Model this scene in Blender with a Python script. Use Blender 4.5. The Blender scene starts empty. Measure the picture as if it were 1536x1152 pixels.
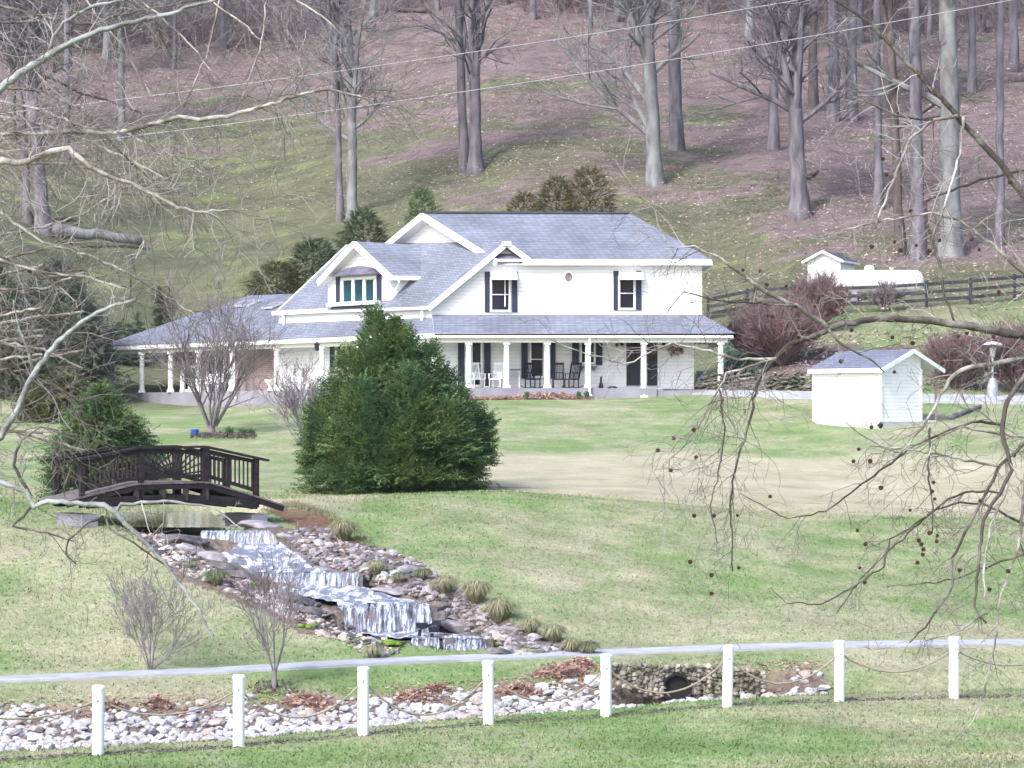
import bpy, bmesh, math, random
import numpy as np
from mathutils import Vector, Matrix, noise as mnoise

# ------------------------------------------------------------------ camera, world, sun
F_PX, HOR, CX = 3600.0, 631.0, 768.0          # focal length, horizon row and centre column in photo pixels
scene = bpy.context.scene
col = scene.collection
cam_d = bpy.data.cameras.new('camera')
cam = bpy.data.objects.new('camera', cam_d); col.objects.link(cam)
cam.location = (0, 0, 0); cam.rotation_euler = (math.radians(90), 0, 0)
cam_d.sensor_width = 36; cam_d.lens = 36 * F_PX / 1536
cam_d.shift_y = (HOR - 576) / 1536
cam_d.clip_start = 0.5; cam_d.clip_end = 2000
scene.camera = cam
SUN_EL, SUN_AZ = math.radians(42), math.radians(215)   # compass-like: from +Y clockwise
w = bpy.data.worlds.new('World'); scene.world = w; w.use_nodes = True
nt = w.node_tree
sky = nt.nodes.new('ShaderNodeTexSky'); sky.sky_type = 'NISHITA'; sky.sun_disc = False
sky.sun_elevation = SUN_EL; sky.sun_rotation = SUN_AZ; sky.air_density = 1.0; sky.dust_density = 3.0; sky.ozone_density = 1.0
bg = nt.nodes['Background']; bg.inputs[1].default_value = 0.145
nt.links.new(sky.outputs[0], bg.inputs[0])
sd = bpy.data.lights.new('sun', 'SUN'); sd.energy = 1.5; sd.angle = math.radians(10); sd.color = (1.0, 0.99, 0.97)
so = bpy.data.objects.new('sun', sd); col.objects.link(so)
sdir = Vector((math.sin(SUN_AZ) * math.cos(SUN_EL), math.cos(SUN_AZ) * math.cos(SUN_EL), math.sin(SUN_EL)))
so.rotation_euler = (-sdir).to_track_quat('-Z', 'Y').to_euler(); so.location = (-20, -20, 40)
scene.view_settings.view_transform = 'Standard'; scene.view_settings.look = 'None'
scene.view_settings.exposure = 1.32; scene.view_settings.gamma = 1
scene.render.engine = 'CYCLES'

# ------------------------------------------------------------------ helpers
V = Vector
def P(px, py, d): return V(((px - CX) / F_PX * d, d, (HOR - py) / F_PX * d))
class MB:
    def __init__(s): s.v = []; s.f = []; s.m = []
    def add(s, vs, fs, m=0):
        o = len(s.v); s.v.extend([tuple(v) for v in vs])
        for f in fs: s.f.append(tuple(i + o for i in f)); s.m.append(m)
    def box(s, c, size, m=0, rz=0.0, taper=1.0):
        c = V(c); hx, hy, hz = size[0] / 2, size[1] / 2, size[2] / 2
        R = Matrix.Rotation(rz, 3, 'Z'); vs = []
        for z, t in ((-hz, 1), (hz, taper)):
            for x, y in ((-hx, -hy), (hx, -hy), (hx, hy), (-hx, hy)): vs.append(c + R @ V((x * t, y * t, z)))
        s.add(vs, [(3, 2, 1, 0), (4, 5, 6, 7), (0, 1, 5, 4), (1, 2, 6, 5), (2, 3, 7, 6), (3, 0, 4, 7)], m)
    def bar(s, a, b, wd, ht, m=0, up=V((0, 0, 1))):
        a, b = V(a), V(b); d = (b - a)
        if d.length < 1e-6: return
        d.normalize(); sx = d.cross(up)
        if sx.length < 1e-4: sx = V((1, 0, 0))
        sx.normalize(); u = sx.cross(d).normalized(); vs = []
        for p in (a, b):
            for i, j in ((-1, -1), (1, -1), (1, 1), (-1, 1)): vs.append(p + sx * i * wd / 2 + u * j * ht / 2)
        s.add(vs, [(0, 1, 2, 3), (7, 6, 5, 4), (0, 4, 5, 1), (1, 5, 6, 2), (2, 6, 7, 3), (3, 7, 4, 0)], m)
    def tube(s, pts, rad, k=6, m=0, cap=True):
        n = len(pts); vs = []; fs = []
        t = (pts[1] - pts[0]).normalized(); a = t.cross(V((0.3, 0.5, 0.81)))
        if a.length < 1e-3: a = t.cross(V((1, 0, 0)))
        a.normalize()
        for i, p in enumerate(pts):
            if i: 
                t = (pts[min(i + 1, n - 1)] - pts[i - 1])
                if t.length > 1e-9: t.normalize()
                a = (a - t * a.dot(t))
                if a.length < 1e-5: a = t.cross(V((0, 0, 1)))
                a.normalize()
            b = t.cross(a); r = rad[i]
            for j in range(k):
                c, q = CS[k][j]; vs.append(p + a * (c * r) + b * (q * r))
        for i in range(n - 1):
            for j in range(k):
                j2 = (j + 1) % k; fs.append((i * k + j, i * k + j2, (i + 1) * k + j2, (i + 1) * k + j))
        if cap and k > 3: fs.append(tuple(range(k - 1, -1, -1))); fs.append(tuple((n - 1) * k + j for j in range(k)))
        s.add(vs, fs, m)
    def lathe(s, c, prof, k=14, m=0):
        c = V(c); vs = []; fs = []; n = len(prof)
        for r, z in prof:
            for j in range(k):
                a = 2 * math.pi * j / k; vs.append(c + V((r * math.cos(a), r * math.sin(a), z)))
        for i in range(n - 1):
            for j in range(k):
                j2 = (j + 1) % k; fs.append((i * k + j, i * k + j2, (i + 1) * k + j2, (i + 1) * k + j))
        fs.append(tuple(range(k - 1, -1, -1))); fs.append(tuple((n - 1) * k + j for j in range(k)))
        s.add(vs, fs, m)
    def slab(s, poly, th, mt=0, ms=1):
        """polygon given counter-clockwise from above, thickened downwards"""
        n = len(poly); top = [V(p) for p in poly]; bot = [p - V((0, 0, th)) for p in top]
        s.add(top, [tuple(range(n))], mt)
        s.add(top + bot, [tuple(range(2 * n - 1, n - 1, -1))] + [(i, i + n, (i + 1) % n + n, (i + 1) % n) for i in range(n)], ms)
    def build(s, name, mats, parent=None, origin=None, smooth=False):
        if not isinstance(mats, (list, tuple)): mats = [mats]
        o = V((0, 0, 0))
        if parent is not None:
            q = parent
            while q is not None: o = o + q.location; q = q.parent
        me = bpy.data.meshes.new(name)
        if parent is None and origin is not None: o = V(origin)
        vv = np.array(s.v, dtype=np.float64).reshape(-1, 3) - np.array(o)
        me.from_pydata(vv.tolist(), [], s.f)
        for mt in mats: me.materials.append(mt)
        if len(mats) > 1: me.polygons.foreach_set('material_index', s.m)
        if smooth: me.polygons.foreach_set('use_smooth', [True] * len(me.polygons))
        ob = bpy.data.objects.new(name, me); col.objects.link(ob)
        if parent is not None: ob.parent = parent
        elif origin is not None: ob.location = V(origin)
        return ob
CS = {k: [(math.cos(2 * math.pi * j / k), math.sin(2 * math.pi * j / k)) for j in range(k)] for k in range(3, 33)}
def tag(o, label=None, cat=None, group=None, kind=None):
    if label: o['label'] = label
    if cat: o['category'] = cat
    if group: o['group'] = group
    if kind: o['kind'] = kind
    return o
def empty(name, loc, label=None, cat=None, group=None):
    o = bpy.data.objects.new(name, None); col.objects.link(o); o.location = V(loc); o.empty_display_size = 0.2
    return tag(o, label, cat, group)
KIDS = {}
def dup(o, loc=None, rz=None, sc=None, label=None, parent=None, top=True):
    c = o.copy(); col.objects.link(c); c.parent = parent
    if loc is not None: c.location = V(loc)
    if rz is not None: c.rotation_euler = (0, 0, rz)
    if sc is not None: c.scale = sc if hasattr(sc, '__len__') else (sc, sc, sc)
    if label: c['label'] = label
    for ch in list(o.children): dup(ch, parent=c)
    return c
def interp(x, xs, ys): return float(np.interp(x, xs, ys))

# ------------------------------------------------------------------ terrain height field
PXK = [-300, 0, 150, 300, 450, 600, 750, 900, 1050, 1200, 1350, 1536, 1836]
DK = [30, 36.9, 38.0, 40.3, 41.6, 42.8, 46, 50, 55, 60, 66, 75, 88, 100, 108, 120, 132, 145, 165, 200, 240, 300]
FB = ([147, 358, 545, 733, 909, 1091, 1259, 1431], [1132, 1121, 1102, 1085, 1075, 1058, 1051, 1047])
def fence_y(px):
    if px < 147: return 1132 + (147 - px) * 0.055
    if px > 1431: return 1047 - (px - 1431) * 0.025
    return interp(px, *FB)
def path_y(px):
    if px < 0: return 1020 - px * 0.04
    return interp(px, [0, 300, 560, 800, 1100, 1300, 1536, 1836], [1020, 1008, 993, 984, 972, 967, 964, 962])
FARY = {
 -300: [1018-0, 935, 850, 790, 765, 740, 705, 665, 635, 615, 560, 480, 415, 330, 185, 40, -150],
 0:    [0, 925, 835, 775, 757, 737, 702, 664, 638, 622, 590, 490, 420, 335, 188, 42, -150],
 150:  [0, 920, 808, 770, 757, 737, 705, 667, 642, 630, 616, 575, 480, 380, 215, 60, -140],
 300:  [0, 900, 806, 783, 762, 737, 705, 664, 640, 629, 615, 588, 505, 390, 210, 50, -150],
 450:  [0, 912, 838, 768, 750, 742, 710, 662, 630, 616, 602, 575, 480, 360, 190, 30, -160],
 600:  [0, 908, 838, 778, 741, 741, 712, 655, 615, 597, 592, 555, 440, 320, 160, 5, -180],
 750:  [0, 915, 845, 780, 737, 735, 708, 655, 612, 597, 592, 540, 420, 275, 120, -30, -200],
 900:  [0, 920, 860, 795, 752, 742, 712, 660, 612, 597, 590, 530, 410, 260, 110, -30, -200],
 1050: [0, 925, 870, 812, 768, 750, 720, 662, 612, 594, 575, 500, 400, 265, 115, -30, -200],
 1200: [0, 925, 880, 830, 785, 760, 728, 660, 598, 570, 492, 420, 345, 245, 110, -30, -200],
 1350: [0, 925, 885, 835, 793, 765, 730, 655, 600, 568, 480, 415, 350, 250, 115, -30, -200],
 1536: [0, 925, 885, 835, 793, 765, 728, 655, 602, 565, 470, 400, 340, 240, 110, -30, -200],
 1836: [0, 925, 885, 835, 793, 765, 728, 655, 602, 560, 465, 395, 335, 235, 105, -30, -200]}
def col_y(px):
    f = fence_y(px); p = path_y(px)
    near = 1245 if px < 147 else interp(px, [147, 1431, 1836], [1240, 1130, 1125])
    r = FARY[px]
    return [near, f, f - 13, interp(px, [0, 300, 545, 750, 909, 1091, 1300, 1536], [1056, 1048, 1040, 1028, 1012, 1000, 996, 994]), p + 5.5, p - 5.5] + r[1:]
LG0, LGS, LGN = math.log(28.0), 0.008, 300
PXG = np.arange(-300, 1837, 12.0)
_tab = np.zeros((len(PXK), LGN)); _dd = np.exp(LG0 + LGS * np.arange(LGN))
for _i, _p in enumerate(PXK): _tab[_i] = np.interp(_dd, DK, col_y(_p))
TAB = np.array([np.interp(PXG, PXK, _tab[:, j]) for j in range(LGN)]).T
def _blur(a, ax, n):
    for _ in range(n):
        b = np.pad(a, [(2, 2) if i == ax else (0, 0) for i in range(2)], mode='edge')
        sl = lambda o: tuple(slice(o, o + a.shape[ax]) if i == ax else slice(None) for i in range(2))
        a = (b[sl(0)] + 4 * b[sl(1)] + 6 * b[sl(2)] + 4 * b[sl(3)] + b[sl(4)]) / 16
    return a
_b = _blur(TAB, 1, 1); _wd = np.clip((_dd - 43) / 6, 0, 1)[None, :]
TAB = _b * (1 - _wd) + _blur(_b, 1, 6) * _wd
TAB = _blur(TAB, 0, 6)
def dprime(px, d):
    off = (np.clip(px, -100, 1700) - 790) / 1284 * 5.3
    return d - off * np.clip((75 - d) / 27, 0, 1)
# stream rows: left px, right px, row, depth (top to bottom)
ROWS = [(215, 335, 791.5, 49.7), (300, 410, 801, 49.3), (318, 448, 832, 48.5), (372, 486, 859, 47.75), (383, 537, 861, 47.6),
        (383, 537, 881, 47.5), (440, 580, 893, 46.6), (503, 642, 906, 45.4), (498, 690, 951, 45.2), (520, 726, 954, 44.8), (570, 724, 956, 44.25), (592, 730, 990, 44.15)]
SL = []
for l_, r_, y_, d_ in ROWS: SL.append((((l_ + r_) / 2 - CX) / F_PX * d_, d_, (HOR - y_) / F_PX * d_ - 0.14, (r_ - l_) / 2 / F_PX * d_))
SL.append((-1.15, 43.95, -4.45, 0.7))
SL = [(-7.2, 58.5, -2.5, 0.7), (-7.3, 54, -2.55, 1.1)] + SL
def H(X, Y):
    X = np.asarray(X, float); Y = np.asarray(Y, float)
    Ye = np.maximum(Y, 30.0); px = CX + F_PX * X / Ye
    dp = dprime(px, Ye)
    u = np.clip((px + 300) / 12.0, 0, len(PXG) - 1.001); t = np.clip((np.log(np.maximum(dp, 28)) - LG0) / LGS, 0, LGN - 1.001)
    ui = u.astype(int); ti = t.astype(int); fu = u - ui; ft = t - ti
    y = (TAB[ui, ti] * (1 - fu) + TAB[ui + 1, ti] * fu) * (1 - ft) + (TAB[ui, ti + 1] * (1 - fu) + TAB[ui + 1, ti + 1] * fu) * ft
    z = (HOR - y) / F_PX * Ye
    k = np.clip(Y / 30.0, -1, 1); z = np.where(Y < 30, -1.75 * (1 - k) + z * k, z)
    # dry creek dip
    z = z - 0.22 * np.exp(-((dp - 39.0) / 0.75) ** 2) * (Y > 30)
    # hollow before the culvert wall
    z = z - 0.40 * np.clip((dp - 38.3) / 1.2, 0, 1) * (dp < 40.0) * np.clip((px - 905) / 45, 0, 1) * np.clip((1195 - px) / 45, 0, 1) * (Y > 30)
    best = np.full(z.shape, 1e9); zb = np.zeros(z.shape); hw = np.ones(z.shape)
    for a, b in zip(SL[:-1], SL[1:]):
        ax, ay, az, ah = a; bx, by, bz, bh = b
        L2 = (bx - ax) ** 2 + (by - ay) ** 2 + 1e-9
        s = np.clip(((X - ax) * (bx - ax) + (Y - ay) * (by - ay)) / L2, 0, 1)
        dist = np.hypot(X - ax - s * (bx - ax), Y - ay - s * (by - ay)); h = ah + s * (bh - ah)
        m = dist - h < best - hw
        best = np.where(m, dist, best); hw = np.where(m, h, hw); zb = np.where(m, az + s * (bz - az), zb)
    wgt = np.clip((hw + 0.6 - best) / 0.6, 0, 1) * np.clip((dp - 42.9) / .4, 0, 1); wgt = wgt * wgt * (3 - 2 * wgt)
    z = z * (1 - wgt) + np.minimum(zb, z + 0.05) * wgt
    return z
def hz(x, y): return float(H(x, y))
def G(px, py, dmin=31.0, dmax=290.0):
    """first point of the ground along the sight line of a photo pixel"""
    ds = np.exp(np.linspace(math.log(dmin), math.log(dmax), 1400))
    X = (px - CX) / F_PX * ds; z = (HOR - py) / F_PX * ds
    hit = np.nonzero(H(X, ds) >= z)[0]
    d = ds[hit[0]] if len(hit) else dmax
    zr = (HOR - py) / F_PX * d; zz = hz((px - CX) / F_PX * d, d); return V(((px - CX) / F_PX * d, d, min(zz, zr + .03) if d < 60 else zz))

# ------------------------------------------------------------------ materials
def mat(name, color, rough=0.8, col2=None, scale=5.0, bump=0.0, bscale=None, metal=0.0, island=0.0, spec=0.3, stretch=None, detail=5, lo=0.35, hi=0.65, trans=0.0):
    m = bpy.data.materials.new(name); m.use_nodes = True; t = m.node_tree; N = t.nodes; L = t.links
    b = N['Principled BSDF']; b.inputs['Roughness'].default_value = rough; b.inputs['Metallic'].default_value = metal
    b.inputs['Specular IOR Level'].default_value = spec
    c1 = (*color, 1); b.inputs['Base Color'].default_value = c1
    tc = N.new('ShaderNodeTexCoord'); mp = N.new('ShaderNodeMapping'); L.new(tc.outputs['Object'], mp.inputs[0])
    if stretch: mp.inputs['Scale'].default_value = stretch
    out = None
    if col2 is not None:
        n = N.new('ShaderNodeTexNoise'); n.inputs['Scale'].default_value = scale; n.inputs['Detail'].default_value = detail; L.new(mp.outputs[0], n.inputs[0])
        r = N.new('ShaderNodeMapRange'); r.inputs[1].default_value = lo; r.inputs[2].default_value = hi; L.new(n.outputs[0], r.inputs[0])
        mx = N.new('ShaderNodeMix'); mx.data_type = 'RGBA'; L.new(r.outputs[0], mx.inputs[0]); mx.inputs[6].default_value = c1; mx.inputs[7].default_value = (*col2, 1)
        out = mx.outputs[2]
    if island:
        g = N.new('ShaderNodeNewGeometry'); hs = N.new('ShaderNodeHueSaturation')
        r = N.new('ShaderNodeMapRange'); r.inputs[3].default_value = 1 - island; r.inputs[4].default_value = 1 + island; L.new(g.outputs['Random Per Island'], r.inputs[0])
        L.new(r.outputs[0], hs.inputs['Value'])
        r2 = N.new('ShaderNodeMapRange'); r2.inputs[3].default_value = 0.5 - island * 0.06; r2.inputs[4].default_value = 0.5 + island * 0.05; L.new(g.outputs['Random Per Island'], r2.inputs[0]); L.new(r2.outputs[0], hs.inputs['Hue'])
        if out: L.new(out, hs.inputs['Color'])
        else: hs.inputs['Color'].default_value = c1
        out = hs.outputs[0]
    if out: L.new(out, b.inputs['Base Color'])
    if bump:
        n = N.new('ShaderNodeTexNoise'); n.inputs['Scale'].default_value = bscale or scale * 3; n.inputs['Detail'].default_value = 6; L.new(mp.outputs[0], n.inputs[0])
        bp = N.new('ShaderNodeBump'); bp.inputs['Strength'].default_value = bump; bp.inputs['Distance'].default_value = 0.05; L.new(n.outputs[0], bp.inputs['Height']); L.new(bp.outputs[0], b.inputs['Normal'])
    if trans: 
        tr = N.new('ShaderNodeBsdfTranslucent'); ms = N.new('ShaderNodeMixShader'); ms.inputs[0].default_value = trans
        if out: L.new(out, tr.inputs[0])
        else: tr.inputs[0].default_value = c1
        L.new(b.outputs[0], ms.inputs[1]); L.new(tr.outputs[0], ms.inputs[2]); L.new(ms.outputs[0], N['Material Output'].inputs[0])
    return m
M = {}
M['white'] = mat('white_paint', (0.80, 0.81, 0.84), 0.5, (0.72, 0.73, 0.77), 1.3)
M['trim'] = mat('white_trim', (0.82, 0.83, 0.86), 0.45)
M['black'] = mat('black_paint', (0.018, 0.02, 0.035), 0.5)
M['navy'] = mat('dark_shutter', (0.028, 0.034, 0.075), 0.55)
M['fence_black'] = mat('black_fence_board', (0.02, 0.022, 0.035), 0.7, (0.05, 0.05, 0.06), 3)
M['wood_dark'] = mat('dark_stained_wood', (0.012, 0.009, 0.013), 0.7, (0.03, 0.022, 0.028), 4, bump=0.2, stretch=(1, 1, 3))
M['wood_deck'] = mat('worn_deck_wood', (0.11, 0.09, 0.095), 0.8, (0.17, 0.15, 0.15), 5)
M['stone'] = mat('creek_stone', (0.52, 0.52, 0.56), 0.8, (0.27, 0.265, 0.285), 2.2, bump=0.3, bscale=9)
M['stone_tan'] = mat('tan_stone', (0.46, 0.40, 0.37), 0.85, (0.28, 0.24, 0.23), 2.5, bump=0.3, bscale=9)
M['stone_dark'] = mat('dark_wet_stone', (0.16, 0.145, 0.155), 0.45, (0.06, 0.055, 0.06), 2.0, bump=0.6, bscale=6, spec=0.5)
M['stone_grey'] = mat('grey_flat_stone', (0.34, 0.33, 0.37), 0.7, (0.17, 0.16, 0.19), 1.6, bump=0.4, bscale=7)
M['stone_moss'] = mat('mossy_wall_stone', (0.17, 0.155, 0.15), 0.9, (0.07, 0.075, 0.05), 2.5, bump=0.5, bscale=8, island=0.5)
M['concrete'] = mat('concrete', (0.27, 0.27, 0.33), 0.85, (0.20, 0.20, 0.25), 0.9, bump=0.1)
M['asphalt'] = mat('path_asphalt', (0.42, 0.44, 0.49), 0.9, (0.31, 0.32, 0.36), 2.2, bump=0.4, bscale=30, detail=9)
M['bark'] = mat('grey_bark', (0.19, 0.18, 0.215), 0.9, (0.08, 0.073, 0.09), 2.2, bump=0.6, bscale=8, stretch=(1, 1, 0.25))
M['bark_l'] = mat('grey_bark_lichen', (0.235, 0.25, 0.265), 0.9, (0.115, 0.11, 0.125), 1.6, bump=0.6, bscale=8, stretch=(1, 1, 0.4))
M['bark_d'] = mat('brown_bark', (0.13, 0.105, 0.105), 0.9, (0.07, 0.058, 0.06), 3, bump=0.5, bscale=9, stretch=(1, 1, 0.25))
M['twig'] = mat('grey_twigs', (0.23, 0.205, 0.225), 0.9, (0.11, 0.09, 0.10), 1.2, island=0.25)
M['twig_red'] = mat('reddish_twigs', (0.20, 0.13, 0.14), 0.9, (0.13, 0.09, 0.10), 1.2, island=0.3)
M['syc'] = mat('sycamore_bark', (0.42, 0.40, 0.38), 0.85, (0.15, 0.13, 0.115), 7, bump=0.5, bscale=25, lo=0.42, hi=0.58)
M['syc_d'] = mat('sycamore_dark_bark', (0.07, 0.058, 0.055), 0.85, (0.21, 0.20, 0.185), 6, bump=0.5, bscale=25, lo=0.48, hi=0.68)
M['syc_green'] = mat('lichen_covered_bark', (0.17, 0.175, 0.175), 0.9, (0.31, 0.335, 0.345), 10, bump=0.5, bscale=30, lo=0.42, hi=0.6)
M['syc_tw'] = mat('sycamore_twig', (0.33, 0.31, 0.32), 0.9, (0.14, 0.12, 0.12), 1.1, island=0.4)
M['syc_twd'] = mat('sycamore_dark_twig', (0.11, 0.095, 0.09), 0.9, (0.22, 0.20, 0.19), 1.2, island=0.4)
M['seed'] = mat('seed_ball', (0.17, 0.085, 0.045), 0.95, (0.10, 0.05, 0.03), 60, bump=1, bscale=120)
M['hem'] = mat('hemlock_needles', (0.085, 0.165, 0.075), 0.75, (0.16, 0.225, 0.08), 1.1, island=0.6, trans=0.35, lo=0.4, hi=0.62)
M['pine'] = mat('evergreen_needles', (0.05, 0.09, 0.05), 0.8, (0.10, 0.135, 0.065), 0.9, island=0.5, trans=0.25)
M['pine_ol'] = mat('olive_needles', (0.11, 0.135, 0.055), 0.8, (0.15, 0.14, 0.065), 0.7, island=0.45, trans=0.25)
M['pine_br'] = mat('browned_needles', (0.19, 0.14, 0.07), 0.8, (0.12, 0.12, 0.055), 0.9, island=0.4, trans=0.2)
M['pine_bl'] = mat('blue_green_needles', (0.085, 0.125, 0.105), 0.8, (0.14, 0.16, 0.13), 0.9, island=0.45, trans=0.25)
M['clump'] = mat('dry_clump_blades', (0.36, 0.33, 0.24), 0.9, (0.20, 0.22, 0.12), 2.0, island=0.35, trans=0.2)
M['clump_g'] = mat('green_clump_blades', (0.10, 0.15, 0.10), 0.9, (0.24, 0.24, 0.14), 3.0, island=0.35, trans=0.2)
M['rust'] = mat('rust_dry_fronds', (0.44, 0.30, 0.265), 0.9, (0.33, 0.215, 0.19), 3.0, island=0.4, trans=0.2)
M['leaf'] = mat('dead_leaves', (0.40, 0.30, 0.29), 0.9, (0.48, 0.38, 0.36), 1.0, island=0.5, trans=0.2)
M['moss'] = mat('bright_moss', (0.22, 0.36, 0.03), 0.95, (0.12, 0.20, 0.04), 6, bump=1, bscale=40)
M['rope'] = mat('weathered_rope', (0.34, 0.30, 0.25), 0.9, (0.22, 0.19, 0.16), 20)
M['blue'] = mat('blue_glaze', (0.02, 0.09, 0.42), 0.3)
M['blue2'] = mat('blue_cloth', (0.08, 0.18, 0.42), 0.6)
M['steel'] = mat('brushed_steel', (0.42, 0.45, 0.50), 0.4, metal=0.6)
M['wire'] = mat('pale_cable', (0.42, 0.42, 0.46), 0.5)
M['stone_bank'] = mat('bank_stone_grey', (0.36, 0.34, 0.37), 0.8, (0.17, 0.155, 0.17), 3.0, bump=0.4, bscale=9)
M['stone_wall'] = mat('culvert_wall_stone', (0.32, 0.29, 0.26), 0.9, (0.12, 0.12, 0.08), 2.5, bump=0.5, bscale=8, island=0.45)
M['brick'] = None
M['brownwood'] = mat('weathered_post', (0.24, 0.20, 0.20), 0.9, (0.16, 0.13, 0.13), 5)
M['greenleaf'] = mat('green_leaves', (0.05, 0.13, 0.06), 0.7, (0.09, 0.18, 0.07), 4, island=0.4, trans=0.2)
M['cover'] = mat('ground_cover_leaves', (0.10, 0.17, 0.13), 0.8, (0.17, 0.21, 0.17), 2, island=0.45, trans=0.2)
M['red'] = mat('dark_red_berries', (0.26, 0.07, 0.05), 0.9, (0.22, 0.15, 0.13), 8)
M['pipe'] = mat('black_pipe_dark_bore', (0.012, 0.012, 0.014), 0.6)
M['soffit'] = mat('grey_soffit', (0.5, 0.52, 0.58), 0.7)
M['copper'] = mat('dark_metal_awning', (0.10, 0.095, 0.15), 0.4, (0.2, 0.2, 0.28), 2, metal=0.3)

def mat_siding(name, c, gap, pitch=0.115):
    m = bpy.data.materials.new(name); m.use_nodes = True; t = m.node_tree; N = t.nodes; L = t.links; b = N['Principled BSDF']
    b.inputs['Roughness'].default_value = 0.5
    ge = N.new('ShaderNodeNewGeometry'); sp = N.new('ShaderNodeSeparateXYZ'); L.new(ge.outputs['Position'], sp.inputs[0])
    md = N.new('ShaderNodeMath'); md.operation = 'FRACT'; dv = N.new('ShaderNodeMath'); dv.operation = 'DIVIDE'; dv.inputs[1].default_value = pitch
    L.new(sp.outputs[2], dv.inputs[0]); L.new(dv.outputs[0], md.inputs[0])
    rp = N.new('ShaderNodeValToRGB'); rp.color_ramp.elements[0].position = 0.0; rp.color_ramp.elements[0].color = (*gap, 1)
    rp.color_ramp.elements[1].position = 0.16; rp.color_ramp.elements[1].color = (*c, 1); L.new(md.outputs[0], rp.inputs[0]); L.new(rp.outputs[0], b.inputs['Base Color'])
    bp = N.new('ShaderNodeBump'); bp.inputs['Strength'].default_value = 0.6; bp.inputs['Distance'].default_value = 0.015; bp.invert = True
    L.new(md.outputs[0], bp.inputs['Height']); L.new(bp.outputs[0], b.inputs['Normal'])
    return m
M['siding'] = mat_siding('white_lap_siding', (0.80, 0.81, 0.85), (0.50, 0.52, 0.60), 0.17)
M['siding_shed'] = mat_siding('shed_lap_siding', (0.82, 0.83, 0.86), (0.50, 0.52, 0.60), 0.14)

def mat_brick(name, c1, c2, cm, sx, sy, bw, rh, ms=0.02, rough=0.9, noise_amt=0.5):
    m = bpy.data.materials.new(name); m.use_nodes = True; t = m.node_tree; N = t.nodes; L = t.links; b = N['Principled BSDF']
    b.inputs['Roughness'].default_value = rough; b.inputs['Specular IOR Level'].default_value = 0.2
    ge = N.new('ShaderNodeNewGeometry'); sp = N.new('ShaderNodeSeparateXYZ'); L.new(ge.outputs['Position'], sp.inputs[0])
    ad = N.new('ShaderNodeMath'); ad.operation = 'MULTIPLY_ADD'; ad.inputs[1].default_value = -0.75; L.new(sp.outputs[1], ad.inputs[0]); L.new(sp.outputs[0], ad.inputs[2])
    cb = N.new('ShaderNodeCombineXYZ'); L.new(ad.outputs[0], cb.inputs[0]); L.new(sp.outputs[2], cb.inputs[1])
    br = N.new('ShaderNodeTexBrick'); L.new(cb.outputs[0], br.inputs[0]); br.inputs['Color1'].default_value = (*c1, 1); br.inputs['Color2'].default_value = (*c2, 1); br.inputs['Mortar'].default_value = (*cm, 1)
    br.inputs['Scale'].default_value = 1; br.inputs['Brick Width'].default_value = bw; br.inputs['Row Height'].default_value = rh; br.inputs['Mortar Size'].default_value = ms; br.inputs['Bias'].default_value = 0
    n = N.new('ShaderNodeTexNoise'); n.inputs['Scale'].default_value = 0.55; n.inputs['Detail'].default_value = 6; L.new(ge.outputs['Position'], n.inputs[0])
    r = N.new('ShaderNodeMapRange'); r.inputs[1].default_value = 0.3; r.inputs[2].default_value = 0.7; r.inputs[3].default_value = 1 - noise_amt * 0.4; r.inputs[4].default_value = 1 + noise_amt * 0.3; L.new(n.outputs[0], r.inputs[0])
    hs = N.new('ShaderNodeHueSaturation'); L.new(br.outputs[0], hs.inputs['Color']); L.new(r.outputs[0], hs.inputs['Value']); L.new(hs.outputs[0], b.inputs['Base Color'])
    bp = N.new('ShaderNodeBump'); bp.inputs['Strength'].default_value = 0.4; bp.inputs['Distance'].default_value = 0.02; L.new(br.outputs['Fac'], bp.inputs['Height']); bp.invert = True; L.new(bp.outputs[0], b.inputs['Normal'])
    return m
M['shingle'] = mat_brick('grey_shingles', (0.225, 0.248, 0.318), (0.165, 0.183, 0.24), (0.10, 0.112, 0.155), 1, 1, 0.32, 0.085, 0.012)
M['shingle_d'] = mat_brick('charcoal_shingles', (0.075, 0.08, 0.12), (0.10, 0.105, 0.15), (0.05, 0.05, 0.07), 1, 1, 0.3, 0.09, 0.01)
M['shingle_s'] = mat_brick('slate_grey_shingles', (0.20, 0.22, 0.30), (0.15, 0.165, 0.23), (0.10, 0.11, 0.16), 1, 1, 0.3, 0.07, 0.01)
M['brick'] = mat_brick('brown_brick', (0.28, 0.20, 0.20), (0.21, 0.15, 0.155), (0.30, 0.26, 0.27), 1, 1, 0.3, 0.1, 0.015)
def mat_glass(name, c, rough=0.12):
    m = mat(name, c, rough, tuple(x * 0.45 for x in c), 0.7, spec=0.18); return m
M['glass'] = mat_glass('window_glass', (0.014, 0.018, 0.04))
M['glass_t'] = mat_glass('teal_curtained_glass', (0.014, 0.085, 0.125))
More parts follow.
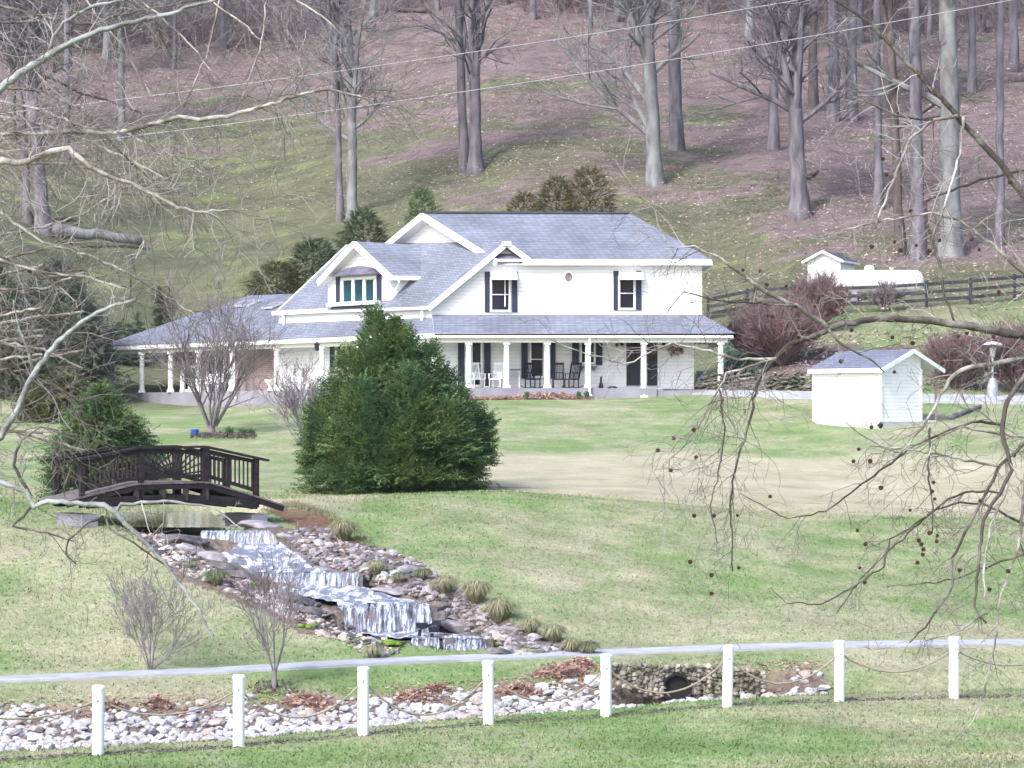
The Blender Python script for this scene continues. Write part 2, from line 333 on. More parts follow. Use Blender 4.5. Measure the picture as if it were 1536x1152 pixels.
def mat_water_fall():
    m = bpy.data.materials.new('falling_water'); m.use_nodes = True; t = m.node_tree; N = t.nodes; L = t.links; b = N['Principled BSDF']
    b.inputs['Roughness'].default_value = 0.25
    tc = N.new('ShaderNodeNewGeometry'); mp = N.new('ShaderNodeMapping'); mp.inputs['Scale'].default_value = (15, 3.0, 1.8); L.new(tc.outputs['Position'], mp.inputs[0])
    n = N.new('ShaderNodeTexNoise'); n.inputs['Scale'].default_value = 1; n.inputs['Detail'].default_value = 7; n.inputs['Roughness'].default_value = 0.78; n.inputs['Distortion'].default_value = 0.3; L.new(mp.outputs[0], n.inputs[0])
    r = N.new('ShaderNodeValToRGB'); e = r.color_ramp.elements; e[0].position = 0.38; e[0].color = (0.15, 0.17, 0.25, 1); e[1].position = 0.68; e[1].color = (0.74, 0.79, 0.92, 1)
    e2 = e.new(0.52); e2.color = (0.30, 0.345, 0.47, 1)
    L.new(n.outputs[0], r.inputs[0]); L.new(r.outputs[0], b.inputs['Base Color'])
    al = N.new('ShaderNodeMapRange'); al.inputs[1].default_value = 0.40; al.inputs[2].default_value = 0.56; al.inputs[3].default_value = 0.12; al.inputs[4].default_value = 0.96; L.new(n.outputs[0], al.inputs[0]); L.new(al.outputs[0], b.inputs['Alpha'])
    bp = N.new('ShaderNodeBump'); bp.inputs['Strength'].default_value = 0.3; bp.inputs['Distance'].default_value = 0.02; L.new(n.outputs[0], bp.inputs['Height']); L.new(bp.outputs[0], b.inputs['Normal'])
    return m
def mat_churn(name, thr, dark, scale):
    m = bpy.data.materials.new(name); m.use_nodes = True; t = m.node_tree; N = t.nodes; L = t.links; b = N['Principled BSDF']
    b.inputs['Roughness'].default_value = 0.15
    tc = N.new('ShaderNodeNewGeometry'); mp = N.new('ShaderNodeMapping'); mp.inputs['Scale'].default_value = scale; L.new(tc.outputs['Position'], mp.inputs[0])
    n = N.new('ShaderNodeTexNoise'); n.inputs['Scale'].default_value = 1; n.inputs['Detail'].default_value = 7; n.inputs['Roughness'].default_value = 0.65; n.inputs['Distortion'].default_value = 0.6; L.new(mp.outputs[0], n.inputs[0])
    r = N.new('ShaderNodeValToRGB'); e = r.color_ramp.elements; e[0].position = thr - 0.07; e[0].color = (*dark, 1); e[1].position = thr + 0.1; e[1].color = (0.82, 0.84, 0.92, 1)
    L.new(n.outputs[0], r.inputs[0]); L.new(r.outputs[0], b.inputs['Base Color'])
    bp = N.new('ShaderNodeBump'); bp.inputs['Strength'].default_value = 0.5; bp.inputs['Distance'].default_value = 0.015; L.new(n.outputs[0], bp.inputs['Height']); L.new(bp.outputs[0], b.inputs['Normal'])
    return m
M['fall'] = mat_water_fall()
M['churn'] = mat_churn('churning_water', 0.54, (0.15, 0.16, 0.22), (5, 2.6, 6))
M['pond'] = mat('pond_water', (0.10, 0.095, 0.05), 0.06, (0.15, 0.14, 0.08), 0.8, bump=0.08, bscale=5, spec=0.8)

def mat_ground():
    m = bpy.data.materials.new('ground_cover'); m.use_nodes = True; t = m.node_tree; N = t.nodes; L = t.links; b = N['Principled BSDF']
    b.inputs['Roughness'].default_value = 0.95; b.inputs['Specular IOR Level'].default_value = 0.1
    ge = N.new('ShaderNodeNewGeometry')
    def nz(scale, st=(1, 1, 1), detail=6, rough=0.6, off=(0, 0, 0)):
        mp = N.new('ShaderNodeMapping'); mp.inputs['Scale'].default_value = st; mp.inputs['Location'].default_value = off; L.new(ge.outputs['Position'], mp.inputs[0])
        n = N.new('ShaderNodeTexNoise'); n.inputs['Scale'].default_value = scale; n.inputs['Detail'].default_value = detail; n.inputs['Roughness'].default_value = rough; L.new(mp.outputs[0], n.inputs[0]); return n.outputs[0]
    def rng(s, a, c, d0=0.0, d1=1.0):
        r = N.new('ShaderNodeMapRange'); r.inputs[1].default_value = a; r.inputs[2].default_value = c; r.inputs[3].default_value = d0; r.inputs[4].default_value = d1; L.new(s, r.inputs[0]); return r.outputs[0]
    def mix(f, a, c):
        mx = N.new('ShaderNodeMix'); mx.data_type = 'RGBA'
        if hasattr(f, 'links'): L.new(f, mx.inputs[0])
        else: mx.inputs[0].default_value = f
        for i, q in ((6, a), (7, c)):
            if isinstance(q, tuple): mx.inputs[i].default_value = (*q, 1)
            else: L.new(q, mx.inputs[i])
        return mx.outputs[2]
    def mul(a, c):
        x = N.new('ShaderNodeMath'); x.operation = 'MULTIPLY'; L.new(a, x.inputs[0])
        if isinstance(c, float): x.inputs[1].default_value = c
        else: L.new(c, x.inputs[1])
        return x.outputs[0]
    def add(a, c):
        x = N.new('ShaderNodeMath'); x.operation = 'ADD'; x.use_clamp = False; L.new(a, x.inputs[0]); L.new(c, x.inputs[1]); return x.outputs[0]
    at = N.new('ShaderNodeAttribute'); at.attribute_name = 'mask'; sp = N.new('ShaderNodeSeparateColor'); L.new(at.outputs['Color'], sp.inputs[0])
    leaf, tan, dirt, olive = sp.outputs[0], sp.outputs[1], sp.outputs[2], at.outputs['Alpha']
    at2 = N.new('ShaderNodeAttribute'); at2.attribute_name = 'mask2'; sp2 = N.new('ShaderNodeSeparateColor'); L.new(at2.outputs['Color'], sp2.inputs[0])
    clay, litter = sp2.outputs[0], sp2.outputs[1]
    big = nz(0.20, (1, 0.7, 1), 4, 0.55); med = nz(1.1, (0.8, 0.5, 1), 6, 0.65); fine = nz(9, (1, 0.6, 1), 5, 0.7); vf = nz(34, (1, 0.5, 1), 3, 0.7)
    green = mix(rng(fine, 0.35, 0.65), (0.145, 0.235, 0.085), (0.225, 0.31, 0.135))
    dry = mix(rng(fine, 0.35, 0.65), (0.32, 0.32, 0.21), (0.44, 0.41, 0.30))
    drym = rng(add(mul(big, 0.6), add(mul(med, 0.45), mul(fine, 0.12))), 0.51, 0.70)
    c = mix(drym, green, dry)
    tanc = mix(rng(med, 0.35, 0.65), (0.50, 0.44, 0.35), (0.38, 0.37, 0.25))
    c = mix(mul(rng(add(mul(tan, 0.8), add(mul(big, 0.7), mul(med, 0.6))), 0.95, 1.30), 0.9), c, tanc)
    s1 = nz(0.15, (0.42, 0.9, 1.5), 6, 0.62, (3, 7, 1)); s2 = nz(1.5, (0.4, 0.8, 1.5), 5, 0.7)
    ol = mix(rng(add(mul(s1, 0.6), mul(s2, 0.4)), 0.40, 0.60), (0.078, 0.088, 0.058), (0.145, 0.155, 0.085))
    ol = mix(rng(nz(0.35, (0.6, 1, 1.2), 5, 0.65, (9, 1, 5)), 0.55, 0.70), ol, (0.19, 0.24, 0.085))
    c = mix(olive, c, ol)
    lf = mix(rng(s2, 0.35, 0.65), (0.095, 0.073, 0.08), (0.215, 0.158, 0.168))
    lf = mix(rng(vf, 0.55, 0.75), lf, (0.37, 0.31, 0.32))
    lf = mix(rng(nz(5, (1, 1, 1), 4, 0.7, (2, 2, 2)), 0.55, 0.75), lf, (0.11, 0.09, 0.095))
    lf = mix(rng(nz(0.11, (0.5, 1.2, 1.5), 5, 0.6, (21, 2, 8)), 0.50, 0.62), lf, mix(rng(s2, 0.4, 0.6), (0.085, 0.07, 0.068), (0.15, 0.12, 0.115)))  # dark bands: bare soil grey, with the slope's shade painted into the colour
    lm = rng(add(mul(leaf, 0.95), add(mul(s1, 2.1), mul(s2, 0.9))), 1.98, 2.16)
    c = mix(lm, c, lf)
    c = mix(mul(mul(rng(nz(3.2, (.8, 1, 1), 6, .75, (5, 5, 9)), 0.50, 0.60), olive), rng(leaf, 0.1, 0.5, 0.25, 0.6)), c, mix(rng(vf, .4, .6), (0.15, 0.135, 0.12), (0.36, 0.30, 0.29)))
    dc = mix(rng(fine, 0.35, 0.65), (0.13, 0.10, 0.085), (0.27, 0.22, 0.19))
    c = mix(rng(add(dirt, mul(med, 0.4)), 0.55, 0.8), c, dc)
    cl = mix(rng(fine, 0.35, 0.65), (0.23, 0.135, 0.095), (0.15, 0.085, 0.06)); c = mix(rng(add(clay, add(mul(med, 0.5), mul(fine, 0.5))), 1.28, 1.5), c, cl)
    lt = mix(rng(fine, 0.4, 0.6), (0.38, 0.27, 0.24), (0.27, 0.18, 0.155)); c = mix(rng(add(litter, mul(med, 0.6)), 0.75, 0.95), c, lt)
    hs = N.new('ShaderNodeHueSaturation'); L.new(c, hs.inputs['Color']); L.new(mul(rng(vf, 0.3, 0.7, 0.78, 1.2), rng(nz(0.6, (0.7, 1, 1.3), 6, 0.7, (4, 4, 4)), 0.3, 0.7, 0.78, 1.2)), hs.inputs['Value'])
    g = N.new('ShaderNodeNewGeometry')
    L.new(hs.outputs[0], b.inputs['Base Color'])
    bp = N.new('ShaderNodeBump'); bp.inputs['Strength'].default_value = 0.7; bp.inputs['Distance'].default_value = 0.08; L.new(add(fine, vf), bp.inputs['Height']); L.new(bp.outputs[0], b.inputs['Normal'])
    return m
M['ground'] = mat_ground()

# ------------------------------------------------------------------ ground sheet
def inpoly(x, y, poly):
    ins = np.zeros(x.shape, bool); n = len(poly)
    for i in range(n):
        x0, y0 = poly[i]; x1, y1 = poly[(i + 1) % n]
        c = ((y0 > y) != (y1 > y)) & (x < (x1 - x0) * (y - y0) / ((y1 - y0) + 1e-12) + x0); ins ^= c
    return ins
STREAM_POLY = [(175, 778), (330, 762), (420, 775), (470, 790), (520, 812), (590, 825), (640, 850), (700, 890), (760, 930), (850, 965), (905, 985), (560, 990), (470, 965), (430, 935), (330, 890), (270, 870), (225, 820)]
CLAY_POLY = [(402, 768), (432, 757), (470, 762), (500, 778), (520, 800), (560, 822), (500, 830), (455, 800)]
def smooth(a, lo, hi):
    t = np.clip((a - lo) / (hi - lo), 0, 1); return t * t * (3 - 2 * t)
def masks(X, Y, Z):
    d = np.maximum(Y, 25); px = CX + F_PX * X / d; py = HOR - F_PX * Z / d; dp = dprime(px, d)
    hill = smooth(Y, 112, 132)
    yl = np.interp(px, [0, 400, 600, 900, 1050, 1300, 1536], [245, 225, 285, 310, 350, 400, 400])
    leaf = .88 * smooth(yl - py, -130, 150) * smooth(Y, 100, 112)
    leaf = leaf * (1 - .33 * np.exp(-((py - 215) / 75) ** 2) * smooth(px, 300, 420) * smooth(-px, -1150, -1000))
    tan = smooth(dp, 61.5, 65) * smooth(-dp, -87, -80) * smooth(px, 600, 760)
    tan = np.maximum(tan, 0.75 * smooth(dp, 54.5, 57) * smooth(-dp, -66, -61) * smooth(-px, -640, -500) * smooth(px, 330, 400))
    tan = np.maximum(tan, 0.5 * np.exp(-((dp - 37.4) / 0.7) ** 2))
    sin_ = inpoly(px, py, STREAM_POLY) & (Y < 52) & (Y > 43)
    creek = np.exp(-((dp - 39.1) / 1.05) ** 4) * smooth(-px, -1300, -1180) * (Y < 47)
    dirt = np.maximum(sin_ * 1.0, creek)
    fl = np.exp(-((dp - 36.9) / 0.14) ** 2) * 0.6
    dirt = np.maximum(dirt, fl)
    clay = (inpoly(px, py, CLAY_POLY) & (Y < 56) & (Y > 44)) * 1.0
    litter = np.exp(-((dp - 40.15) / 0.42) ** 2) * (px < 1240) * 0.55 * (Y < 47)
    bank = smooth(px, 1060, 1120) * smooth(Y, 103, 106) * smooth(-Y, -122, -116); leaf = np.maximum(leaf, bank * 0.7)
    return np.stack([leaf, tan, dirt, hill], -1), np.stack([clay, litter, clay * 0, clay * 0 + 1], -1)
def build_ground():
    cols_ = np.concatenate([np.arange(-1500, -60, 48.0), np.arange(-60, 1600, 6.0), np.arange(1600, 3037, 48.0)])
    ds = np.concatenate([np.arange(-12, 30, 1.0), np.exp(np.arange(math.log(30), math.log(62), 0.0036)), np.exp(np.arange(math.log(62.1), math.log(340), 0.008))])
    PXm, D = np.meshgrid(cols_, ds); X = (PXm - CX) / F_PX * np.maximum(D, 30); Z = H(X, D)
    amp = np.interp(D, [30, 50, 110, 150, 300], [0.02, 0.04, 0.04, 0.35, 0.9])
    q = np.sin(X * 0.9 + 1.3 * np.sin(D * 0.31)) * np.sin(D * 0.53 + X * 0.21); far = np.sin(X * 0.21 + 2 * np.sin(D * 0.07)) * np.sin(D * 0.16)
    Z = Z + amp * (0.5 * q + far) * np.where(D < 60, 0.5, 1) * (D > 66)
    nr, nc = D.shape
    vs = np.stack([X, D, Z], -1).reshape(-1, 3)
    idx = np.arange(nr * nc).reshape(nr, nc)
    fs = np.stack([idx[:-1, :-1], idx[:-1, 1:], idx[1:, 1:], idx[1:, :-1]], -1).reshape(-1, 4)
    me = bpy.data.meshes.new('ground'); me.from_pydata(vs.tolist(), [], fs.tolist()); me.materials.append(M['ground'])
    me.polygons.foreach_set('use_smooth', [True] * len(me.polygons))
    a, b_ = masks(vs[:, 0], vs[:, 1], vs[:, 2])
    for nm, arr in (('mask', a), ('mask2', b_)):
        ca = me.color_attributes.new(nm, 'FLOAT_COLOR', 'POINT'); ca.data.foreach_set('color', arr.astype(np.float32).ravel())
    o = bpy.data.objects.new('ground', me); col.objects.link(o); tag(o, kind='structure')
build_ground()
def blades():
    """short grass blades standing on the near lawns, coloured like the turf they grow from"""
    rs = np.random.RandomState(5); n = 120000
    px = rs.uniform(-120, 1660, n); d = 27.5 + 38.5 * rs.rand(n) ** 1.15
    X = (px - CX) / F_PX * d; Z = H(X, d); mk, mk2 = masks(X, d, Z); dp = dprime(px, d)
    ok = (mk[:, 2] < 0.45) & (mk2[:, 0] < 0.3) & (np.abs(dp - 42.2) > 0.8) & (Z < 10)
    X, d, Z, mk, mk2 = X[ok], d[ok], Z[ok], mk[ok], mk2[ok]; n = len(X)
    h = 0.022 + 0.036 * rs.rand(n) ** 2; a = rs.rand(n) * math.pi; wd = 0.012 + 0.012 * rs.rand(n)
    lx, ly = rs.normal(0, 0.025, n), rs.normal(0, 0.025, n)
    v = np.zeros((n, 3, 3)); ca, sa = np.cos(a) * wd, np.sin(a) * wd
    v[:, 0] = np.stack([X - ca, d - sa, Z - 0.01], -1); v[:, 1] = np.stack([X + ca, d + sa, Z - 0.01], -1); v[:, 2] = np.stack([X + lx, d + ly, Z + h], -1)
    me = bpy.data.meshes.new('lawn_grass'); me.from_pydata(v.reshape(-1, 3).tolist(), [], np.arange(3 * n).reshape(n, 3).tolist()); me.materials.append(M['ground'])
    for nm, arr in (('mask', mk), ('mask2', mk2)):
        ca_ = me.color_attributes.new(nm, 'FLOAT_COLOR', 'POINT'); ca_.data.foreach_set('color', np.repeat(arr, 3, 0).astype(np.float32).ravel())
    o = bpy.data.objects.new('lawn_grass', me); col.objects.link(o)
    tag(o, 'short green and straw coloured turf blades on the near lawns', 'grass', kind='stuff')
blades()
def strip(name, pts, matn, th=0.03, dps=None):
    """paved strip: list of (px, near row, far row) laid on the ground"""
    mb = MB(); up = V((0, 0, th))
    if dps: A, B = [[P(q[0], q[k], dps[k - 1] + (min(max(q[0], -100), 1700) - 790) / 1284 * 5.3) + V((0, 0, .035)) for q in pts] for k in (1, 2)]
    else: A = [G(p, yn) + up for p, yn, yf in pts]; B = [G(p, yf) + up for p, yn, yf in pts]
    n = len(pts); sk = V((0, 0, -0.25)); vs = A + B + [a + sk for a in A] + [b + sk for b in B]; fs = []
    for i in range(n - 1):
        fs += [(i, i + 1, n + i + 1, n + i), (2 * n + i, 2 * n + i + 1, i + 1, i), (n + i, n + i + 1, 3 * n + i + 1, 3 * n + i)]
    mb.add(vs, fs); o = mb.build(name, matn); tag(o, kind='structure'); return o
strip('path', [(p, path_y(p) + 4.4, path_y(p) - 3.0) for p in range(-300, 1837, 12)], M['asphalt'], dps=(41.8, 42.6))
strip('garden_path', [(985, 589, 583), (1020, 592, 585), (1060, 594, 587), (1100, 596, 588), (1180, 600, 590), (1260, 602, 592), (1340, 604, 594), (1420, 605, 595), (1536, 607, 597), (1700, 610, 599)], M['asphalt'], th=.10)
# ------------------------------------------------------------------ farmhouse
class Plane:
    """vertical plane through point p along horizontal direction u; n points outwards"""
    def __init__(s, p, u):
        s.p = V(p); s.u = V(u).normalized(); s.n = V((s.u.y, -s.u.x, 0))
    def at(s, px, py=None, off=0.0):
        k = (px - CX) / F_PX; o = s.p + s.n * off      # X = kY
        t = (k * o.y - o.x) / (s.u.x - k * s.u.y); q = o + s.u * t
        return V((q.x, q.y, (HOR - py) / F_PX * q.y if py is not None else 0))
def wbox(mb, pl, x0, y0, x1, y1, off=0.0, th=0.05, m=0):
    """box on a wall: photo-pixel rectangle, from off to off+th in front of the plane"""
    c = pl.at((x0 + x1) / 2, (y0 + y1) / 2); zt = (HOR - y0) / F_PX * c.y; zb = (HOR - y1) / F_PX * c.y
    a = pl.at(x0); b = pl.at(x1)
    if (b - a).dot(pl.u) < 0: a, b = b, a
    vs = []
    for z in (zb, zt):
        for q, o in ((a, off), (b, off), (b, off + th), (a, off + th)): vs.append(V((q.x, q.y, z)) + pl.n * o)
    mb.add(vs, [(0, 1, 2, 3), (7, 6, 5, 4), (0, 4, 5, 1), (1, 5, 6, 2), (2, 6, 7, 3), (3, 7, 4, 0)], m)
def on3(px, py, a, b, c):
    """where the sight line of a pixel meets the plane through three points (used for roof seams)"""
    n = (b - a).cross(c - a); dv = V(((px - CX) / F_PX, 1, (HOR - py) / F_PX)); return dv * (a.dot(n) / dv.dot(n))
AZ = math.radians(43); vL = V((-math.sin(AZ), math.cos(AZ), 0)); nIn = V((math.cos(AZ), math.sin(AZ), 0))
house = empty('farmhouse', (0, 112, 1.1), 'white two storey farmhouse with grey shingle roofs and a wraparound columned porch', 'house')
PF = Plane((0, 110.6, 0), (1, 0, 0))                   # front wall
PW = Plane((-3.69, 110.6, 0), -vL)                     # left wall
EF = Plane((0, 108.15, 0), (1, 0, 0)); EL = Plane((-3.516, 108.15, 0), -vL)  # porch roof edges
PF2 = Plane((0, 110.52, 0), (1, 0, 0))
FLOOR = 1.47; EAVE = 3.93
cW = PW.at(648); cWL = PW.at(262); cE = PF.at(1041)
def part_bar(nm, a, b, w_, h_, m='trim', par=None): q = MB(); q.bar(a, b, w_, h_); return q.build(nm, M[m], par or house)
def wallbox(mb, a, b, z0, z1, n, th, m=0):
    vs = []
    for z in (z0, z1):
        for q, o in ((a, 0), (b, 0), (b, -th), (a, -th)): vs.append(V((q.x, q.y, z)) + n * o)
    mb.add(vs, [(3, 2, 1, 0), (4, 5, 6, 7), (0, 1, 5, 4), (1, 2, 6, 5), (2, 3, 7, 6), (3, 0, 4, 7)], m)
# ground floor walls
mb = MB(); wallbox(mb, PF.at(649), PF.at(1041), FLOOR - 0.6, 4.75, PF.n, 0.2)
wallbox(mb, PW.at(418), PW.at(648), FLOOR - 0.6, 5.2, PW.n, 0.2)
mb.box((PF.at(1041).x - 0.1, 114.6, 3.1), (0.2, 7.6, 4.4)); mb.build('wall', M['siding'], house)
mb = MB(); wallbox(mb, PW.at(272), PW.at(417.5), FLOOR - 0.6, 4.7, PW.n, 0.2)
q = PW.at(272); e = q + nIn * 9; wallbox(mb, q + nIn * 0.2, e, FLOOR - 0.6, 4.7, vL, 0.2); mb.build('wall', M['brick'], house)['label'] = 'brown brick ground floor wall of the left wing'
# upper floor front wall (with the rising gable part) and the rest of the shell
UP0 = 4.6
mb = MB(); a = PF2.at(645); r = PF2.at(760); g = PF2.at(793); e = PF2.at(1053)
front = [(a.x, UP0), (e.x, UP0), (e.x, 7.3), (g.x, 7.3), (r.x, 8.02), (a.x + 0.05, 5.1)]
vs = [V((x, 110.5, z)) for x, z in front] + [V((x, 110.75, z)) for x, z in front]; n = len(front)
mb.add(vs, [tuple(range(n)), tuple(range(2 * n - 1, n - 1, -1))] + [(i, i + n, (i + 1) % n + n, (i + 1) % n) for i in range(n)])
mb.box((e.x - 0.12, 114.1, 5.95), (0.24, 6.7, 2.7)); mb.box((1.0, 117.5, 4.4), (15.2, 0.2, 5.8)); mb.build('wall', M['siding'], house)
# main roof
M0 = V((-0.70, 110.05, 7.40)); RL = V((-4.25, 113.86, 9.86)); RR = V((5.6, 113.86, 9.84)); FR = V((9.14, 110.05, 7.40)); BR = V((9.14, 117.7, 7.40)); BL = V((-7.75, 117.7, 7.40))
mb = MB(); mb.slab([M0, FR, RR, RL], 0.10); mb.slab([FR, BR, RR], 0.10); mb.slab([BR, BL, RL, RR], 0.10); mb.build('roof', [M['shingle'], M['trim']], house)
mb = MB(); mb.bar(RL + V((0, 0, .03)), RR + V((0, 0, .03)), 0.28, 0.06); mb.build('ridge_cap', M['shingle_d'], house)
mb = MB(); mb.bar(M0 + V((1.2, .03, -.17)), FR + V((0, .03, -.17)), 0.10, 0.20); mb.bar(FR + V((0.0, 0, -.17)), BR + V((0.0, 0, -.17)), 0.1, 0.2)
mb.build('gutter', M['trim'], house)
mb = MB(); mb.slab([V((-0.2, 110.1, 7.2)), V((9.08, 110.1, 7.2)), V((9.08, 117.6, 7.2)), V((-7.2, 117.6, 7.2))], 0.05, 0, 0); mb.build('soffit', M['trim'], house)
# main left gable: wall and rake boards
gd = (BL - M0).normalized(); gn = V((gd.y * -1, gd.x, 0)).normalized()      # gn points outwards (left)
if gn.x > 0: gn = -gn
ins = -gn * 0.55
mb = MB(); A_, B_, C_ = M0 + ins - V((0, 0, .15)), BL + ins - V((0, 0, .15)), RL + ins - V((0, 0, .12))
mb.add([A_ - V((0, 0, 2)), A_, C_, B_, B_ - V((0, 0, 2))], [(0, 1, 2, 3, 4)]); mb.build('gable', M['siding'], house)
mb = MB(); o_ = V((0, 0, -.15)); mb.bar(M0 + o_, RL + o_, 0.12, 0.30); mb.bar(RL + o_, BL + o_, 0.12, 0.30)
for p0, p1 in ((M0, RL), (RL, BL)):
    q0, q1 = p0 + V((0, 0, -.27)), p1 + V((0, 0, -.27)); mb.add([q0, q1, q1 + ins, q0 + ins], [(0, 1, 2, 3)])
mb.build('rake_board', M['trim'], house)
# wing roof (steep plane facing left) with its front peak
E1 = V((-3.80, 110.1, 5.24)); R1 = P(760, 362, 110.1); E2 = PW.at(414, 468, 0.12); R2 = E2 + (R1 - E1); R2.z = (HOR - 366) / F_PX * R2.y
E1 = E1 + PW.n * 0.0
mb = MB(); mb.slab([E1, R1, R2, E2], 0.12)
# right slope of the wing: runs into the main roof
RVp = on3(718, 364, M0, FR, RR); RG = P(794, 387, 110.1)
mb.slab([R1, RG, RVp + V((.5, .3, .02)), RVp + V((0, .2, .04))], 0.12, 0, 0)
bk = R2 + nIn * 4.5 + V((0, 0, -3)); bk1 = R1 + nIn * 3.2 + V((0, 3, -2.0)); mb.slab([R1 + V((0, 1.9, 0)), bk1, bk, R2], 0.12)
mb.build('roof', [M['shingle'], M['trim']], house)
o_ = V((0, -.03, -.12)); part_bar('rake_board', E1 + o_ + V((-.05, 0, 0)), R1 + o_, 0.14, 0.24); part_bar('rake_board', R1 + o_, RG + o_, 0.14, 0.24); part_bar('rake_board', E2 + V((0, 0, -.1)), R2 + V((0, 0, -.1)), 0.12, 0.2)
mb = MB(); mb.box(R1 + V((0, -.12, -.12)), (0.42, 0.22, 0.2)); mb.build('ridge_block', M['trim'], house)
mb = MB(); wbox(mb, PF2, 740, 383.5, 783, 388, 0.03, 0.05); mb.build('vent', M['navy'], house)
# eave trim and band of the wing, split by the dormer
def wrun(x0, x1, z0, z1, off, th, m=0, pl=PW):
    a, b = pl.at(x0), pl.at(x1); vs = []
    for z in (z0, z1):
        for q, o in ((a, off), (b, off), (b, off + th), (a, off + th)): vs.append(V((q.x, q.y, z)) + pl.n * o)
    mb.add(vs, [(0, 1, 2, 3), (7, 6, 5, 4), (0, 4, 5, 1), (1, 5, 6, 2), (2, 6, 7, 3), (3, 7, 4, 0)], m)
mb = MB(); wrun(414, 497, 5.22, 5.42, 0.10, 0.16); mb.build('gutter', M['trim'], house); mb = MB(); wrun(583, 647, 5.12, 5.30, 0.10, 0.16); mb.build('gutter', M['trim'], house)
mb = MB(); wrun(420, 648, 4.55, 5.28, 0.004, 0.03)
mb.build('wall', M['siding'], house)['label'] = 'white siding band under the wing eave'
def downspout(pts, nm='downspout', rw=0.05):
    mb = MB(); mb.tube(pts, [rw] * len(pts), 8); return mb.build(nm, M['trim'], house)
q = PW.at(424, 468, .2); downspout([q, q + V((0, 0, -.15)), q + V((0.06, 0, -.3)), q + V((.06, 0, -.75)), q + V((-.1, -.05, -.82))], rw=.06)
q = PW.at(633, 462, .25); downspout([q, q + V((0, 0, -.15)), q + V((0, 0, -.75)), q + V((-.12, -.05, -.82))], rw=.06)
q = PF2.at(633, 462, .25)
# lower left hip roof
TL = V(P(147, 519, 128.3)); CN = P(651.5, 500, 108.15); CN.z = EAVE; TL.z = EAVE + .04
T1 = P(375, 443, 131.0); T2 = P(443, 440.5, 125.5); T3 = PW.at(648, 474); T3.z = 4.86
W2 = PW.at(424, None, -0.1); W2.z = 4.93
LL = TL + nIn * 13.0
mb = MB(); T3q = V((T3.x + .1, T3.y + .1, T3.z)); rp = [TL, CN, T3q, W2, T2, T1]
mb.add(rp, [(0, 1, 2, 3), (0, 3, 4), (0, 4, 5)]); mb.add([p - V((0, 0, .1)) for p in rp], [(3, 2, 1, 0)], 1)
mb.slab([LL, TL, T1], 0.10, 0, 0); mb.slab([T2, T2 + nIn * 5 + V((0, 0, -1.8)), LL, T1], 0.1, 0, 0)
mb.build('roof', [M['shingle'], M['trim']], house)
# front porch roof
ER = P(1104, 496, 108.15); ER.z = EAVE - .01; ZJ = 4.88; J0 = V((PF.at(648).x, 110.5, ZJ)); J1 = V((PF.at(1054).x, 110.5, ZJ))
EB = V((ER.x, 117.0, EAVE)); JB = V((J1.x, 117.0, ZJ))
mb = MB(); mb.slab([CN, ER, J1, J0], 0.08); mb.slab([ER, EB, JB, J1], 0.08); mb.build('roof', [M['shingle'], M['trim']], house)
# porch fascia, beam, ceiling
mb = MB()
def edge_beam(a, b, z1, z0, th, inn, m=0):
    vs = []
    for z in (z0, z1):
        for q, o in ((a, 0), (b, 0), (b, 1), (a, 1)): vs.append(V((q.x, q.y, z)) + inn * th * o)
    mb.add(vs, [(3, 2, 1, 0), (4, 5, 6, 7), (0, 1, 5, 4), (1, 2, 6, 5), (2, 3, 7, 6), (3, 0, 4, 7)], m)
inF = V((0, 1, 0)); inR = V((-1, 0, 0)); dz = V((0, 0, 0))
edge_beam(TL, CN, EAVE - .0, EAVE - .2, .12, nIn); edge_beam(CN, ER, EAVE - .01, EAVE - .2, .12, inF); edge_beam(ER, EB, EAVE - .01, EAVE - .2, .12, inR)
edge_beam(LL, TL, EAVE, EAVE - .2, .12, -vL)
mb.build('gutter', M['trim'], house)
mb = MB(); edge_beam(TL + nIn * .3 - vL * .4, CN + nIn * .3, EAVE - .19, EAVE - .40, .2, nIn); edge_beam(CN + inF * .3, ER + inF * .3 + inR * .35, EAVE - .19, EAVE - .40, .2, inF); edge_beam(ER + inR * .35 + inF * .5, EB + inR * .35, EAVE - .19, EAVE - .4, .2, inR)
edge_beam(TL + nIn * .5 - vL * .45, LL - vL * .45, EAVE - .19, EAVE - .40, .2, -vL)
mb.build('porch_beam', M['trim'], house)
mb = MB(); zc = EAVE - .215
mb.add([V((p.x, p.y, zc)) for p in (TL, CN, T3, PW.at(272), LL)], [(0, 1, 2, 3, 4)]); mb.add([V((p.x, p.y, zc)) for p in (CN, ER, PF.at(1041), T3)], [(0, 1, 2, 3)])
mb.add([V((p.x, p.y, zc)) for p in (ER, EB, V((PF.at(1041).x, 117, 0)), PF.at(1041))], [(0, 1, 2, 3)])
mb.build('porch_ceiling', M['trim'], house)
# porch floor slab
mb = MB(); f0 = [TL + nIn * .25, CN + V((.1, .25, 0)), P(985, 583, 108.4), PF.at(985), PF.at(648), PW.at(272), LL]
f0 = [V((p.x, p.y, FLOOR)) for p in f0]; mb.slab(f0, 1.4, 0, 0); mb.build('porch_floor', M['concrete'], house)
